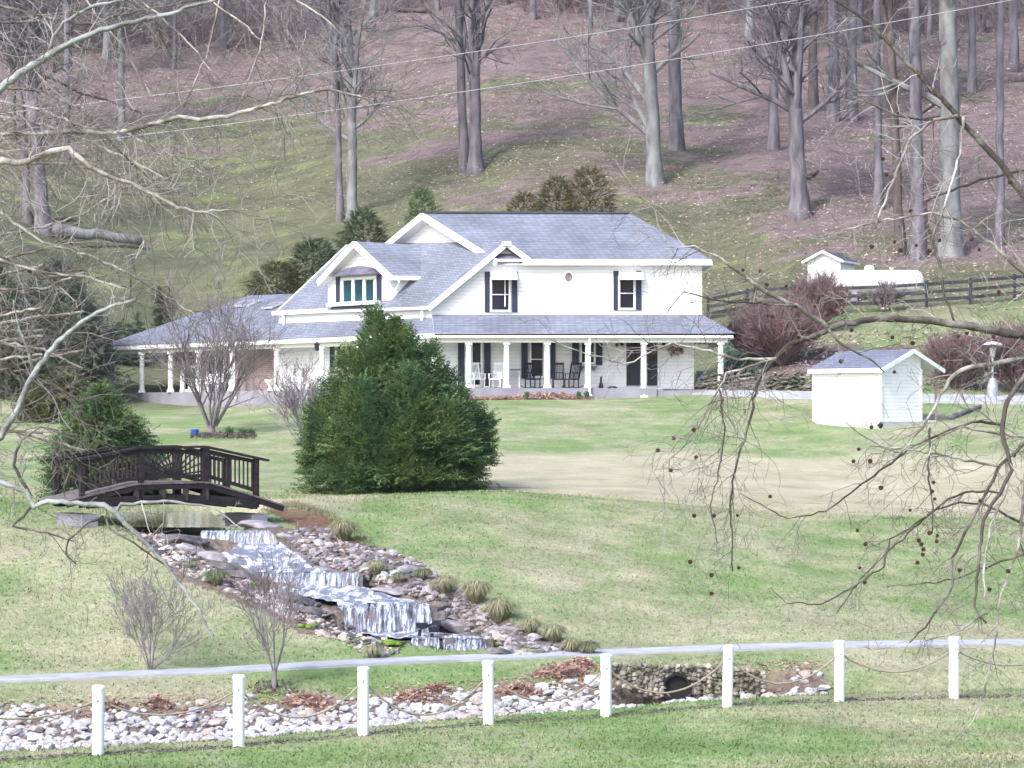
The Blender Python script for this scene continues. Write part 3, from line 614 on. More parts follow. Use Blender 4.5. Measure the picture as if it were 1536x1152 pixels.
# columns
def column(p, zb, zt=EAVE - .39):
    mb = MB(); h = zt - zb
    mb.box((p.x, p.y, zb + .06), (.34, .34, .12)); mb.lathe((p.x, p.y, zb + .12), [(.15, 0), (.16, .04), (.135, .08), (.14, h * .4), (.118, h - .26), (.15, h - .22), (.15, h - .18)], 16)
    mb.box((p.x, p.y, zt - .03), (.32, .32, .14)); mb.build('column', M['white'], house, smooth=False)
EFc = Plane((0, 108.55, 0), (1, 0, 0)); ELc = Plane(V((-3.516, 108.15, 0)) + nIn * .4, -vL)
for x in (703, 760, 821, 882): column(EFc.at(x), FLOOR)
for x in (966, 1081): column(EFc.at(x), hz(EFc.at(x).x, 108.5) - .05)
for x in (652, 596, 540, 483, 415, 347, 298, 256, 213, 168): column(ELc.at(x), FLOOR)
for x in (884.5, 351): 
    pl = EFc if x > 600 else ELc
    q = pl.at(x, 505, .32); downspout([q, q + V((0, .0, -.1)), V((q.x, q.y, 1.75)), V((q.x, q.y, 1.2)), V((q.x + .1, q.y - .15, 1.12))])
# dormer
DW = Plane(PW.p, PW.u)
pk = DW.at(532, 362, .45); dl = DW.at(478, 424, .45); dr = DW.at(587, 415, .45); dl.z = dr.z = 6.76; pk.z = 8.52
vr = on3(638, 368, E1, E2, R1); ve = on3(634, 414, E1, E2, R1)
ddir = (vr - V((pk.x, pk.y, vr.z))); ddir.z = 0; ddir.normalize()
bl = dl + ddir * 3.2
mb = MB(); mb.slab([dr, ve, vr, pk], 0.1); mb.slab([pk, vr, bl, dl], 0.1); mb.build('roof', [M['shingle'], M['trim']], house)['label'] = 'gabled dormer roof'
mb = MB(); o_ = V((0, 0, -.13)); e_ = PW.n * .02; mb.bar(dl + o_ + e_, pk + o_ + e_, 0.14, 0.28); mb.bar(pk + o_ + e_, dr + o_ + e_, 0.14, 0.28); mb.bar(dr + V((0, 0, -.12)), ve + V((-.1, -.06, -.12)), 0.12, 0.16)
mb.build('rake_board', M['trim'], house)
mb = MB(); a, b = DW.at(492, None, .03), DW.at(587, None, .03); p_ = DW.at(532.5, None, .03); hw_ = 0.0
fr = [V((a.x, a.y, 4.9)), V((b.x, b.y, 4.9)), V((b.x, b.y, 6.82)), V((p_.x, p_.y, 8.42)), V((a.x, a.y, 6.95))]
mb.add(fr, [(0, 1, 2, 3, 4)]); s1 = V((b.x, b.y, 0)); ext = ddir * 2.6
mb.add([V((b.x, b.y, 5.1)), V((b.x, b.y, 5.1)) + ext, V((b.x, b.y, 6.78)) + ext, V((b.x, b.y, 6.78))], [(0, 1, 2, 3)])
mb.add([V((a.x, a.y, 5.1)), V((a.x, a.y, 5.1)) + ext, V((a.x, a.y, 6.9)) + ext, V((a.x, a.y, 6.9))], [(3, 2, 1, 0)])
mb.build('wall', M['siding'], house)['label'] = 'white dormer front and cheeks'
q = DW.at(597, 418, .35); downspout([V((q.x, q.y, 6.62)), V((q.x + .05, q.y, 6.45)), V((q.x + .0, q.y + .2, 6.3)), V((q.x - .25, q.y + .35, 5.95))], rw=.045)
# curved metal awning on the dormer
mb = MB(); k = 10; a, b = DW.at(503, None, .06), DW.at(571, None, .06)
for i in range(k):
    for (t0, t1) in ((i / k, (i + 1) / k),):
        f = lambda t: 0.42 * math.sin(math.pi * min(max(t, 0), 1)) ** .7
        p0, p1 = a.lerp(b, t0), a.lerp(b, t1); z0, z1 = 6.96 + f(t0), 6.96 + f(t1)
        o2 = PW.n * .42
        mb.add([V((p0.x, p0.y, z0)), V((p1.x, p1.y, z1)), V((p1.x, p1.y, 6.93)) + o2, V((p0.x, p0.y, 6.93)) + o2], [(3, 2, 1, 0)])
mb.build('awning', M['copper'], house)
mb = MB(); wbox(mb, DW, 501, 453, 573, 458.5, .05, .45); mb.build('awning_trim', M['trim'], house)
def window(pl, x0, y0, x1, y1, sashes=1, glass='glass', hrail=True, fw=2.2, off=0.045):
    """white frame ring with glass set back, each sash its own pane"""
    mb = MB(); wbox(mb, pl, x0, y0, x1, y0 + fw, off, .07); wbox(mb, pl, x0, y1 - fw, x1, y1, off, .10)
    wbox(mb, pl, x0, y0 + fw, x0 + fw, y1 - fw, off, .07); wbox(mb, pl, x1 - fw, y0 + fw, x1, y1 - fw, off, .07)
    fr = mb.build('window', M['trim'], house); st = (x1 - x0 - fw) / sashes
    for i in range(sashes):
        a, b = x0 + fw + i * st, x0 + (i + 1) * st
        g = MB(); wbox(g, pl, a, y0 + fw, b, y1 - fw, off - .025, .02); 
        g.build('pane', M[glass], fr)
        if i: 
            g = MB(); wbox(g, pl, a - fw, y0 + fw, a, y1 - fw, off, .06); g.build('mullion', M['trim'], fr)
    if hrail:
        g = MB(); ym = (y0 + y1) / 2; wbox(g, pl, x0 + fw, ym - .6, x1 - fw, ym + .6, off - .003, .045); g.build('sash_rail', M['trim'], fr)
    return fr
def shutter(pl, x0, y0, x1, y1, off=.045):
    mb = MB(); wbox(mb, pl, x0, y0, x1, y1, off, .04); w_ = (x1 - x0)
    for a, b in ((x0, x0 + w_ * .18), (x1 - w_ * .18, x1)): wbox(mb, pl, a, y0, b, y1, off + .04, .015)
    n = max(5, int((y1 - y0) / 2.2))
    for i in range(n):
        y = y0 + (y1 - y0) * (i + .3) / n; wbox(mb, pl, x0 + w_ * .18, y, x1 - w_ * .18, y + (y1 - y0) / n * .45, off + .04, .01)
    mb.build('shutter', M['navy'], house)
window(DW, 513, 415.5, 567, 457, 3, 'glass_t', False, 4.0); shutter(DW, 506, 416, 512.3, 461.5); shutter(DW, 567.5, 412, 573.5, 456)
window(PF2, 735, 416, 766, 468, 1, 'glass', True, 3); shutter(PF2, 727, 407.5, 735, 468.5); shutter(PF2, 768, 407.5, 776, 468.5)
window(PF2, 927, 415, 953, 465, 1, 'glass', True, 3); shutter(PF2, 920, 406.5, 927.6, 465.5); shutter(PF2, 954, 406.5, 962, 465.5)
for x0, x1 in ((736, 775), (928, 965)):     # small white awnings over the upper windows
    mb = MB(); a, b = PF2.at(x0, 407, .04), PF2.at(x1, 407, .04); c, d_ = PF2.at(x1 + 1, 418.5, .75), PF2.at(x0 + 1, 418.5, .75)
    c.z = d_.z = a.z - .33
    mb.add([a, b, c, d_], [(3, 2, 1, 0)]); mb.add([a, d_, V((d_.x, d_.y, d_.z - .1)), V((a.x, a.y, a.z - .45))], [(0, 1, 2, 3)]); mb.add([b, c, V((c.x, c.y, c.z - .1)), V((b.x, b.y, b.z - .45))], [(3, 2, 1, 0)])
    mb.add([d_, c, c - V((0, 0, .1)), d_ - V((0, 0, .1))], [(0, 1, 2, 3)]); mb.build('awning', M['trim'], house)
mb = MB(); c = PF2.at(853, 416, .05)
ring = lambda r0, z: [c + V((math.cos(i * math.pi / 8 + math.pi / 8) * r0 * .82, -z, math.sin(i * math.pi / 8 * 1 + math.pi / 8) * r0)) for i in range(16)]
A_, B_ = ring(.30, .05), ring(.21, .06); mb.add(A_ + B_, [(i, (i + 1) % 16, 16 + (i + 1) % 16, 16 + i) for i in range(16)]); fr = mb.build('window', M['trim'], house)
mb = MB(); mb.add(ring(.21, .03), [tuple(range(16))]); mb.build('pane', M['brownwood'], fr)
# ground floor openings
window(PF, 706, 510, 724, 580, 1, 'glass', True, 3); shutter(PF, 687, 508, 696.5, 580); shutter(PF, 726.5, 508, 736, 580)
window(PF, 794, 511, 817, 567, 1, 'glass', True, 3); shutter(PF, 782, 508, 791.5, 568); shutter(PF, 825.5, 508, 833, 568)
window(PF, 870, 512, 893, 546, 1, 'glass', True, 2.5); shutter(PF, 858, 513, 868, 547.5); shutter(PF, 894, 513, 903.5, 547.5)
window(PW, 505, 512, 524, 556, 2, 'glass', False, 3); shutter(PW, 497, 512, 504, 560); shutter(PW, 525, 512, 532, 560)
window(PW, 578, 512, 606, 568, 2, 'glass', True, 3); shutter(PW, 568, 512, 576, 566); shutter(PW, 608, 512, 616, 566)
window(PW, 273, 548, 302, 590, 2, 'glass', False, 6); window(PW, 312, 520, 352, 592, 3, 'glass_t', False, 2.5)
mb = MB(); wbox(mb, PF, 868, 549.5, 895, 552, .05, .3); wbox(mb, PF, 871, 552, 873, 556, .05, .2); wbox(mb, PF, 890, 552, 892, 556, .05, .2); mb.build('window_shelf', M['brownwood'], house)
def door(x0, x1, y0=509, y1=578):
    mb = MB(); wbox(mb, PF, x0, y0, x1, y1, .05, .06); wd = x1 - x0
    for ya, yb in ((y0 + 40, y0 + 50), (y0 + 53, y0 + 64)): wbox(mb, PF, x0 + wd * .18, ya, x1 - wd * .18, yb, .11, .015)
    d = mb.build('door', M['black'], house)
    mb = MB(); wbox(mb, PF, x0 + wd * .3, y0 + 4, x1 - wd * .22, y0 + 33, .10, .02); g = mb.build('pane', M['glass'], d)
    mb = MB(); xa, xb = x0 + wd * .3, x1 - wd * .22
    for a, b, c_, e in ((xa - .7, y0 + 3.2, xb + .7, y0 + 4.2), (xa - .7, y0 + 33, xb + .7, y0 + 34), (xa - .7, y0 + 4.2, xa, y0 + 33), (xb, y0 + 4.2, xb + .7, y0 + 33), ((xa + xb) / 2 - .3, y0 + 4.2, (xa + xb) / 2 + .3, y0 + 33), (xa, y0 + 18, xb, y0 + 18.7)): wbox(mb, PF, a, b, c_, e, .12, .012)
    mb.build('muntin', M['navy'], d)
    mb = MB(); q = PF.at(x0 + wd * .12, y0 + 38, .15); mb.lathe(q, [(.0, -.04), (.04, -.02), (.04, .02), (.0, .04)], 10); mb.build('handle', M['steel'], d)
door(939.5, 960); door(969, 986)
mb = MB()
for a in ((937, 506.5, 939.3, 579), (986.2, 506.5, 988.5, 579), (937, 504.5, 988.5, 506.4)): wbox(mb, PF, a[0], a[1], a[2], a[3], .03, .07)
mb.build('door_frame', M['trim'], house)
def lantern(px, py, s=1.0):
    q = PF.at(px, py, .05); mb = MB(); mb.box(q + V((0, -.02, .05 * s)), (.1 * s, .04, .16 * s)); mb.bar(q + V((0, -.03, .1 * s)), q + V((0, -.18 * s, .16 * s)), .02, .02)
    mb.lathe(q + V((0, -.18 * s, -.12 * s)), [(.03, 0), (.07 * s, .02), (.08 * s, .2 * s), (.11 * s, .21 * s), (.02, .3 * s)], 6); mb.build('lantern', M['black'], house)
lantern(932, 514, 1.3); lantern(995, 513, 1.3); lantern(925, 519, .7); lantern(476, 521, 1.4)
# skylights
for px, py, s in ((371, 458, 1.0), (410, 461, .6)):
    q = on3(px, py, TL, T2, T1 if px < 400 else W2); sl = (T1 - TL) - vL * (T1 - TL).dot(vL); sl.normalize(); nn = vL.cross(sl).normalized()
    if nn.z < 0: nn = -nn
    mb = MB(); L_, W_ = .75 * s, .42; q = q + nn * .06; pts = [q + vL * L_ * i + sl * W_ * j for i, j in ((-1, -1), (-1, 1), (1, 1), (1, -1))]
    top = [p + nn * .09 for p in pts]; mb.add(pts + top, [(0, 1, 5, 4), (1, 2, 6, 5), (2, 3, 7, 6), (3, 0, 4, 7), (4, 5, 6, 7)])
    sk = mb.build('skylight', M['soffit'], house); mb = MB(); mb.add([q + (p - q) * .82 + nn * .10 for p in pts], [(0, 1, 2, 3)]); mb.build('pane', M['shingle'], sk)
# foundation step / ramp at the door
mb = MB(); mb.slab([V((P(985, 0, 108.3).x, 108.5, 1.42)), V((P(1100, 0, 108.3).x, 108.5, 1.32)), V((P(1100, 0, 108).x, 113, 1.32)), V((P(985, 0, 108).x, 110.6, 1.46))], .5, 0, 0); mb.build('step', M['concrete'], house)

# ---------------- things on the porch
def rocker(p, rz, m, label, s=1.0):
    t = empty('rocking_chair', p, label, 'chair', 'rocking chairs on the front porch'); t.rotation_euler = (0, 0, rz); o = V(p)
    def part(nm, f):
        mb = MB(); f(mb); ob = mb.build(nm, m, t); return ob
    def seat(mb): mb.box(o + V((0, 0, .42)), (.52, .48, .05))
    def back(mb):
        for i in range(7): x = -.21 + .07 * i; mb.bar(o + V((x, .22, .45)), o + V((x * 1.05, .42, 1.12)), .03, .02)
        mb.bar(o + V((-.26, .43, 1.14)), o + V((.26, .43, 1.14)), .05, .10); mb.bar(o + V((-.24, .3, .72)), o + V((.24, .3, .72)), .02, .04)
        for x in (-.26, .26): mb.bar(o + V((x, .22, .42)), o + V((x * 1.05, .44, 1.2)), .045, .045)
    part('seat', seat); part('backrest', back)
    for x in (-.28, .28):
        part('armrest', lambda mb: (mb.bar(o + V((x, -.26, .66)), o + V((x, .3, .68)), .08, .03), mb.bar(o + V((x, -.22, .42)), o + V((x, -.22, .66)), .04, .04)))
        for y in (-.2, .2): part('leg', lambda mb: mb.bar(o + V((x * .93, y, .06)), o + V((x * .93, y, .42)), .04, .04))
        part('rocker', lambda mb: mb.tube([o + V((x * .93, -.42 + .1 * i, .02 + .9 * (-.42 + .1 * i) ** 2 * .35)) for i in range(11)], [.022] * 11, 6))
def pf(px): q = Plane((0, 109.5, 0), (1, 0, 0)).at(px); return V((q.x, q.y, FLOOR))
rocker(pf(716), .5, M['trim'], 'white rocking chair in front of the tall leftmost front window')
rocker(pf(745), -.4, M['trim'], 'white rocking chair between the two tall front porch windows')
rocker(pf(799), .6, M['black'], 'black rocking chair in front of the second tall porch window')
rocker(pf(838), 0.1, M['black'], 'black rocking chair under the dark shutter right of the porch window')
rocker(pf(857), -.6, M['black'], 'black rocking chair below the small shuttered porch window')
t = empty('side_table', pf(768) + V((0, .5, 0)), 'narrow brown topped table behind the second front porch column', 'table'); o = pf(768) + V((0, .5, 0))
mb = MB(); mb.box(o + V((0, 0, .86)), (.78, .4, .06)); mb.build('tabletop', M['brownwood'], t)
for x in (-.33, .33):
    for y in (-.15, .15): mb = MB(); mb.box(o + V((x, y, .42)), (.04, .04, .82)); mb.build('leg', M['trim'], t)
q = PF.at(1013, 526, .12); mb = MB(); rg = random.Random(4)
for i in range(90):
    a = rg.random() * 6.28; r = rg.random() ** .5 * .3; c = q + V((math.cos(a) * r * 1.2, -rg.random() * .1, math.sin(a) * r * .7)); d = V((rg.gauss(0, 1), rg.gauss(0, .4), rg.gauss(0, 1))).normalized() * .09
    mb.bar(c - d, c + d, .03, .02)
tag(mb.build('wall_wreath', M['red'], origin=q), 'dried reddish twig swag hanging on the white wall right of the doors', 'wreath')
q = V((PF.at(901).x, 110.2, FLOOR)); mb = MB(); mb.lathe(q, [(.10, 0), (.12, .1), (.05, .3), (.045, .5), (.08, .55)], 10); tag(mb.build('umbrella_stand', M['black'], origin=q), 'slim black stand against the porch wall beneath the small window', 'stand')
q = V((PF.at(918).x, 109.9, FLOOR)); mb = MB(); mb.lathe(q, [(.2, 0), (.22, .05), (.15, .1), (.05, .12)], 12); tag(mb.build('boot_tray', M['black'], origin=q), 'low black dish on the porch floor left of the doors', 'dish')
q = P(1018, 580.5, 108.9); q.z = 1.425; mb = MB(); mb.box(q, (1.5, .9, .02)); tag(mb.build('doormat', M['navy'], origin=q), 'dark mat on the step outside the right door', 'doormat')
def bench(p, rz, label, L=1.5):
    t = empty('porch_bench', p, label, 'bench'); t.rotation_euler = (0, 0, rz); o = V(p)
    mb = MB()
    for i in range(4): mb.box(o + V((0, -.2 + .13 * i, .42)), (L, .1, .03))
    mb.build('seat', M['trim'], t); mb = MB()
    for i in range(5): mb.box(o + V((0, .27 + .02 * i, .5 + .09 * i)), (L, .03, .06))
    for x in (-L / 2 + .04, L / 2 - .04): mb.bar(o + V((x, .24, .4)), o + V((x, .38, 1.0)), .06, .04)
    mb.build('backrest', M['trim'], t)
    for x in (-L / 2 + .05, L / 2 - .05):
        for y in (-.22, .24): mb = MB(); mb.box(o + V((x, y, .2)), (.06, .06, .4)); mb.build('leg', M['trim'], t)
        mb = MB(); mb.box(o + V((x, 0, .62)), (.07, .5, .03)); mb.bar(o + V((x, -.22, .42)), o + V((x, -.22, .62)), .05, .05); mb.build('armrest', M['trim'], t)
pl_ = Plane(PW.p + PW.n * 1.2, PW.u)
q = pl_.at(444); bench(V((q.x, q.y, FLOOR)), -AZ - .1 + 0, 'white slatted bench on the left porch before the white wall', 1.6)
q = pl_.at(318); bench(V((q.x, q.y, FLOOR)), -AZ, 'white slatted bench on the left porch before the brick wall', 1.6)
q = pl_.at(405); q = V((q.x, q.y, FLOOR)); t = empty('planter', q, 'white urn planter beside the left porch column near the brick corner', 'planter')
mb = MB(); mb.lathe(q, [(.16, 0), (.1, .08), (.07, .2), (.12, .28), (.24, .42), (.27, .55), (.22, .55)], 14); mb.build('urn', M['trim'], t)
# ------------------------------------------------------------------ white shed on the lawn
c0 = G(1321, 644.5, 60); gz = c0.z
u1 = V((-math.cos(math.radians(45)), math.sin(math.radians(45)), 0)); u2 = V((math.cos(math.radians(45)), math.sin(math.radians(45)), 0))
S1 = Plane(c0, -u1); S2 = Plane(c0, u2)
Lr = (S1.at(1221) - c0); Lr.z = 0; Lw = (S2.at(1381) - c0); Lw.z = 0; Lp = (S2.at(1406) - c0); Lp.z = 0
sd_ = c0.y; zE = (HOR - 552) / F_PX * sd_; zB = c0.z + .32; zR = (HOR - 526.5) / F_PX * (c0 + Lp * .5).y
shed = empty('garden_shed', c0, 'small white clapboard shed with a grey gabled roof standing alone on the lawn', 'shed')
B0 = V((c0.x, c0.y, 0)); Z = lambda p, z: V((p.x, p.y, z))
mb = MB(); cs = [B0, B0 + Lw, B0 + Lw + Lr, B0 + Lr]
mb.add([Z(p, zB) for p in cs] + [Z(p, zE) for p in cs], [(0, 1, 5, 4), (1, 2, 6, 5), (2, 3, 7, 6), (3, 0, 4, 7)])
def rakez(t): return zE + (zR - zE) * (1 - abs(t - .5) / .5)
for off in (V((0, 0, 0)), Lr):
    mb.add([Z(B0 + off, zE), Z(B0 + off + Lw, zE), Z(B0 + off + Lw, rakez(Lw.length / Lp.length)), Z(B0 + off + Lp * .5, zR - .04)], [(0, 1, 2, 3)])
mb.build('wall', M['siding_shed'], shed)
un = -u2 * .18; ov = -u1 * .22; ov2 = u1 * .15
mb = MB(); th = (zR - zE) / (Lp.length / 2) * .18
a0, a1 = Z(B0, zE - th + .06) + un + ov, Z(B0 + Lr, zE - th + .06) + un + ov2; b0, b1 = Z(B0 + Lp * .5, zR + .06) + ov, Z(B0 + Lp * .5 + Lr, zR + .06) + ov2
d0, d1 = Z(B0 + Lp, zE - th + .06) - un + ov, Z(B0 + Lp + Lr, zE - th + .06) - un + ov2
mb.slab([a1, a0, b0, b1], .06); mb.slab([b1, b0, d0, d1], .06); mb.build('roof', [M['shingle_s'], M['trim']], shed)
o_ = V((0, 0, -.07)); part_bar('rake_board', a0 + o_, b0 + o_, .05, .15, par=shed); part_bar('rake_board', b0 + o_, d0 + o_, .05, .15, par=shed); part_bar('fascia', a0 + V((0, 0, -.09)), a1 + V((0, 0, -.09)), .06, .14, par=shed)
for q in (B0, B0 + Lw, B0 + Lr): mb = MB(); mb.box(Z(q, (zB + zE) / 2), (.1, .1, zE - zB), rz=math.radians(45)); mb.build('corner_board', M['trim'], shed)
for nm, A_, D_, m in (('lattice_skirt', B0, Lr, 0), ('lattice_skirt', B0, Lp, 0)):
    mb = MB(); n = int(D_.length / .11); zt = zB; zb = gz - .04; hh = zt - zb
    outn = (-u2 if D_ is Lr else -u1) * .02
    for i in range(-2, n + 1):
        for s in (0, 1):
            t0, t1 = (i * .11 + (hh if s else 0)), (i * .11 + (0 if s else hh)); ta, tb = t0 / D_.length, t1 / D_.length
            if min(ta, tb) < 0 or max(ta, tb) > 1: continue
            mb.bar(Z(A_ + D_ * ta + outn * (1 + s), zb), Z(A_ + D_ * tb + outn * (1 + s), zt), .008, .030)
    mb.bar(Z(A_ + outn, zt), Z(A_ + D_ + outn, zt), .04, .05); mb.build(nm, M['trim'], shed)
mb = MB(); mb.slab([Z(B0, zB), Z(B0 + Lp, zB), Z(B0 + Lp + Lr, zB), Z(B0 + Lr, zB)], .05, 0, 0); mb.build('floor', M['brownwood'], shed)
for off in (V((0, 0, 0)), Lr * .97):
    mb = MB(); mb.box(Z(B0 + Lp * .975 + off, (gz + zE) / 2), (.09, .09, zE - gz)); mb.build('porch_post', M['brownwood'], shed)
mb = MB(); q = Z(B0 + Lw + (Lp - Lw) * .35 + Lr * .35, zB); mb.box(q + V((0, 0, .35)), (.3, .35, .5)); mb.box(q + V((0, 0, .64)), (.36, .4, .05)); tag(mb.build('storage_bin', M['shingle'], origin=q), 'grey lidded bin on the small shed side porch', 'bin')

# ------------------------------------------------------------------ upper white shed, tank, board fence, heater
q = P(1253, 424, 131); q = G(1253, 424, 100); X0, Y0 = q.x, q.y; sc = F_PX / q.y
us = empty('utility_shed', q, 'small white shed with a dark shingle roof uphill behind the gas tank', 'shed')
hx = 40 / sc / 2 ; a = V((X0 - 38 / sc, Y0, 0)); pln = Plane((X0, Y0, 0), (1, 0, 0))
W_, D_, Hh = 1.55, 2.3, 34 / sc
rz = math.radians(-28); R = Matrix.Rotation(rz, 3, 'Z'); c = V((X0 - .1, Y0 + 1, q.z))
def RP(x, y, z): return c + R @ V((x, y, z))
def rbox(mb, x0, x1, y0, y1, z0, z1, m=0):
    vs = [RP(x, y, z) for z in (z0, z1) for x, y in ((x0, y0), (x1, y0), (x1, y1), (x0, y1))]
    mb.add(vs, [(3, 2, 1, 0), (4, 5, 6, 7), (0, 1, 5, 4), (1, 2, 6, 5), (2, 3, 7, 6), (3, 0, 4, 7)], m)
mb = MB(); rbox(mb, -.95, .95, -1.1, 1.1, -.3, Hh)
for y in (-1.1, 1.1): mb.add([RP(-.95, y, Hh), RP(.95, y, Hh), RP(0, y, Hh + .42)], [(0, 1, 2)])
mb.build('wall', M['siding_shed'], us)
mb = MB(); ov = 1.3; mb.slab([RP(-1.2, -1.35, Hh - .08), RP(0, -1.35, Hh + .5), RP(0, 1.3, Hh + .5), RP(-1.2, 1.3, Hh - .08)][::-1], .07); mb.slab([RP(0, -1.35, Hh + .5), RP(1.2, -1.35, Hh - .08), RP(1.2, 1.3, Hh - .08), RP(0, 1.3, Hh + .5)], .07)
mb.build('roof', [M['shingle_d'], M['trim']], us)
part_bar('rake_board', RP(-1.2, -1.37, Hh - .14), RP(0, -1.37, Hh + .44), .06, .13, par=us); part_bar('rake_board', RP(0, -1.37, Hh + .44), RP(1.2, -1.37, Hh - .14), .06, .13, par=us); part_bar('fascia', RP(1.2, -1.37, Hh - .14), RP(1.2, 1.3, Hh - .14), .05, .1, par=us)
q = G(1318, 443, 100); sc = F_PX / q.y; tk = empty('gas_tank', q, 'long white cylindrical gas tank lying behind the black board fence', 'tank')
r = 18 / sc; L0, L1 = (1252 - CX) / sc, (1386 - CX) / sc; zc = (HOR - 423) / sc; mb = MB()
prof = []; n = 8
xs = [(L0 + r * .75 * (1 - math.cos(i / n * math.pi / 2)), r * math.sin(i / n * math.pi / 2) + .001) for i in range(n + 1)] + [(L1 - r * .75 * (1 - math.cos(i / n * math.pi / 2)), r * math.sin(i / n * math.pi / 2) + .001) for i in range(n, -1, -1)]
mb.tube([V((x, q.y, zc)) for x, _ in xs], [rr for _, rr in xs], 24); mb.build('vessel', M['white'], tk, smooth=True)
dx = (1304 - CX) / sc; mb = MB(); mb.lathe((dx, q.y, zc + r * .9), [(.25, 0), (.27, .12), (.24, .26), (.12, .32), (.02, .33)], 16); mb.build('dome', M['white'], tk)
mb = MB(); dx = (1337 - CX) / sc; mb.lathe((dx, q.y, zc + r * .95), [(.05, 0), (.05, .14), (.03, .15)], 10); mb.bar((dx - .12, q.y, zc + r + .1), (dx + .12, q.y, zc + r + .1), .04, .04); mb.build('valve', M['white'], tk)
for xx in (1280, 1360): mb = MB(); x = (xx - CX) / sc; mb.box((x, q.y, (zc + hz(x, q.y)) / 2 - r * .6), (.3, r * 1.4, max(.2, zc - hz(x, q.y) - r * .3))); mb.build('leg', M['concrete'], tk)
FP = [(1062, 482), (1121, 471), (1133, 468), (1195, 467), (1262, 468), (1325, 466), (1390, 462), (1456, 457), (1522, 451), (1590, 446)]
FP = [G(x, y, 100) for x, y in FP]; fn = empty('board_fence', FP[0], 'black three rail board fence running along the slope above the shrubs', 'fence')
for p in FP: mb = MB(); mb.box(p + V((0, 0, .62)), (.14, .14, 1.5)); mb.build('post', M['fence_black'], fn)
for a, b in zip(FP[:-1], FP[1:]):
    if (a - b).length < .6: continue
    for h in (.38, .78, 1.2): mb = MB(); o_ = V((0, -.09, h)); mb.bar(a + o_, b + o_, .04, .17); mb.build('rail', M['fence_black'], fn)
q = G(1489, 597, 85); sc = F_PX / q.y; ph = empty('patio_heater', q, 'tall steel patio heater with a round reflector beside the garden path', 'heater'); S = 84 / sc / 2.3
mb = MB(); mb.lathe(q, [(.27 * S, 0), (.27 * S, .08), (.24 * S, .1), (.24 * S, .45), (.16 * S, .72 * S), (.12 * S, .8 * S)], 18); mb.build('base', M['steel'], ph)
mb = MB(); mb.lathe(q + V((0, 0, .8 * S)), [(.045, 0), (.045, .85 * S)], 10); mb.build('pole', M['steel'], ph)
mb = MB(); mb.lathe(q + V((0, 0, 1.65 * S)), [(.08 * S, 0), (.10 * S, .05), (.14 * S, .35 * S), (.16 * S, .4 * S), (.06 * S, .46 * S)], 16); mb.build('burner', M['steel'], ph)
mb = MB(); mb.lathe(q + V((0, 0, 2.18 * S)), [(.40 * S, 0), (.41 * S, .015), (.22 * S, .1 * S), (.04, .13 * S)], 24); mb.build('reflector', M['trim'], ph)
mb = MB(); mb.box(q + V((-.1, 0, 1.02 * S)), (.5 * S, .3 * S, .02)); mb.build('shelf', M['steel'], ph)

# ------------------------------------------------------------------ rope fence
rsf = random.Random(8); posts = []
BX, BY = [147, 358, 545, 733, 909, 1091, 1259, 1431], [1132, 1121, 1102, 1085, 1075, 1058, 1051, 1047]
TY = [1028, 1014, 1000, 990, 982, 966, 960, 955]
ordn = ['leftmost', 'second', 'third', 'fourth', 'fifth', 'sixth', 'seventh', 'rightmost']
for i, (x, yb, yt) in enumerate([(-70, 1150, 1046)] + list(zip(BX, BY, TY)) + [(1606, 1042, 951)]):
    d = 36.9 + (min(max(x, -100), 1700) - 790) / 1284 * 5.3; p = P(x, yb, d); p.z = hz(p.x, p.y); h = (yb - yt) / F_PX * d
    lab = None if i in (0, 9) else f"white round fence post with a flat cap, {ordn[i-1]} of the eight along the rope fence"
    if lab is None: lab = 'white rope fence post just outside the picture at the ' + ('left' if i == 0 else 'right')
    t = empty('fence_post', p, lab,  'fence post', 'white posts of the rope fence'); r = .086 * (1 if i < 6 else .98)
    mb = MB(); mb.lathe(p, [(r, -.2), (r, h * .25), (r * 1.01, h * .6), (r, h - .045)], 20); mb.build('shaft', M['white'], t)
    mb = MB(); mb.lathe(p + V((0, 0, h - .05)), [(r * 1.09, 0), (r * 1.10, .035), (r * .9, .055), (.01, .06)], 20); mb.build('cap', M['trim'], t)
    mb = MB(); mb.lathe(p + V((0, -r, h - .2)), [(.012, -.02), (.018, 0), (.012, .02)], 8); mb.build('rope_ring', M['steel'], t)
    t.rotation_euler = (rsf.gauss(0, .008), rsf.gauss(0, .010), 0); posts.append((p, h))
sag = [1078, 1072, 1076, 1072, 1052, 1039, 1025, 1008, 998]
rl = ['left edge to the leftmost post', 'leftmost post to the second', 'second post to the third', 'third post to the fourth', 'fourth post to the fifth', 'fifth post to the sixth', 'sixth post to the seventh', 'seventh post to the rightmost', 'rightmost post to the right edge']
for i in range(9):
    a = posts[i][0] + V((0, 0, posts[i][1] - .2)); b = posts[i + 1][0] + V((0, 0, posts[i + 1][1] - .2)); mid = (a + b) / 2; zm = (HOR - sag[i]) / F_PX * mid.y; dz_ = mid.z - zm
    pts = [a.lerp(b, t / 20) - V((0, 0, dz_ * (1 - (2 * t / 20 - 1) ** 2))) + V((rsf.gauss(0, .003), 0, rsf.gauss(0, .003))) for t in range(21)]
    mb = MB(); mb.tube(pts, [.016] * 21, 6); tag(mb.build('rope', M['rope'], origin=a, smooth=True), 'weathered rope swag hanging from the ' + rl[i], 'rope', 'rope swags of the fence')

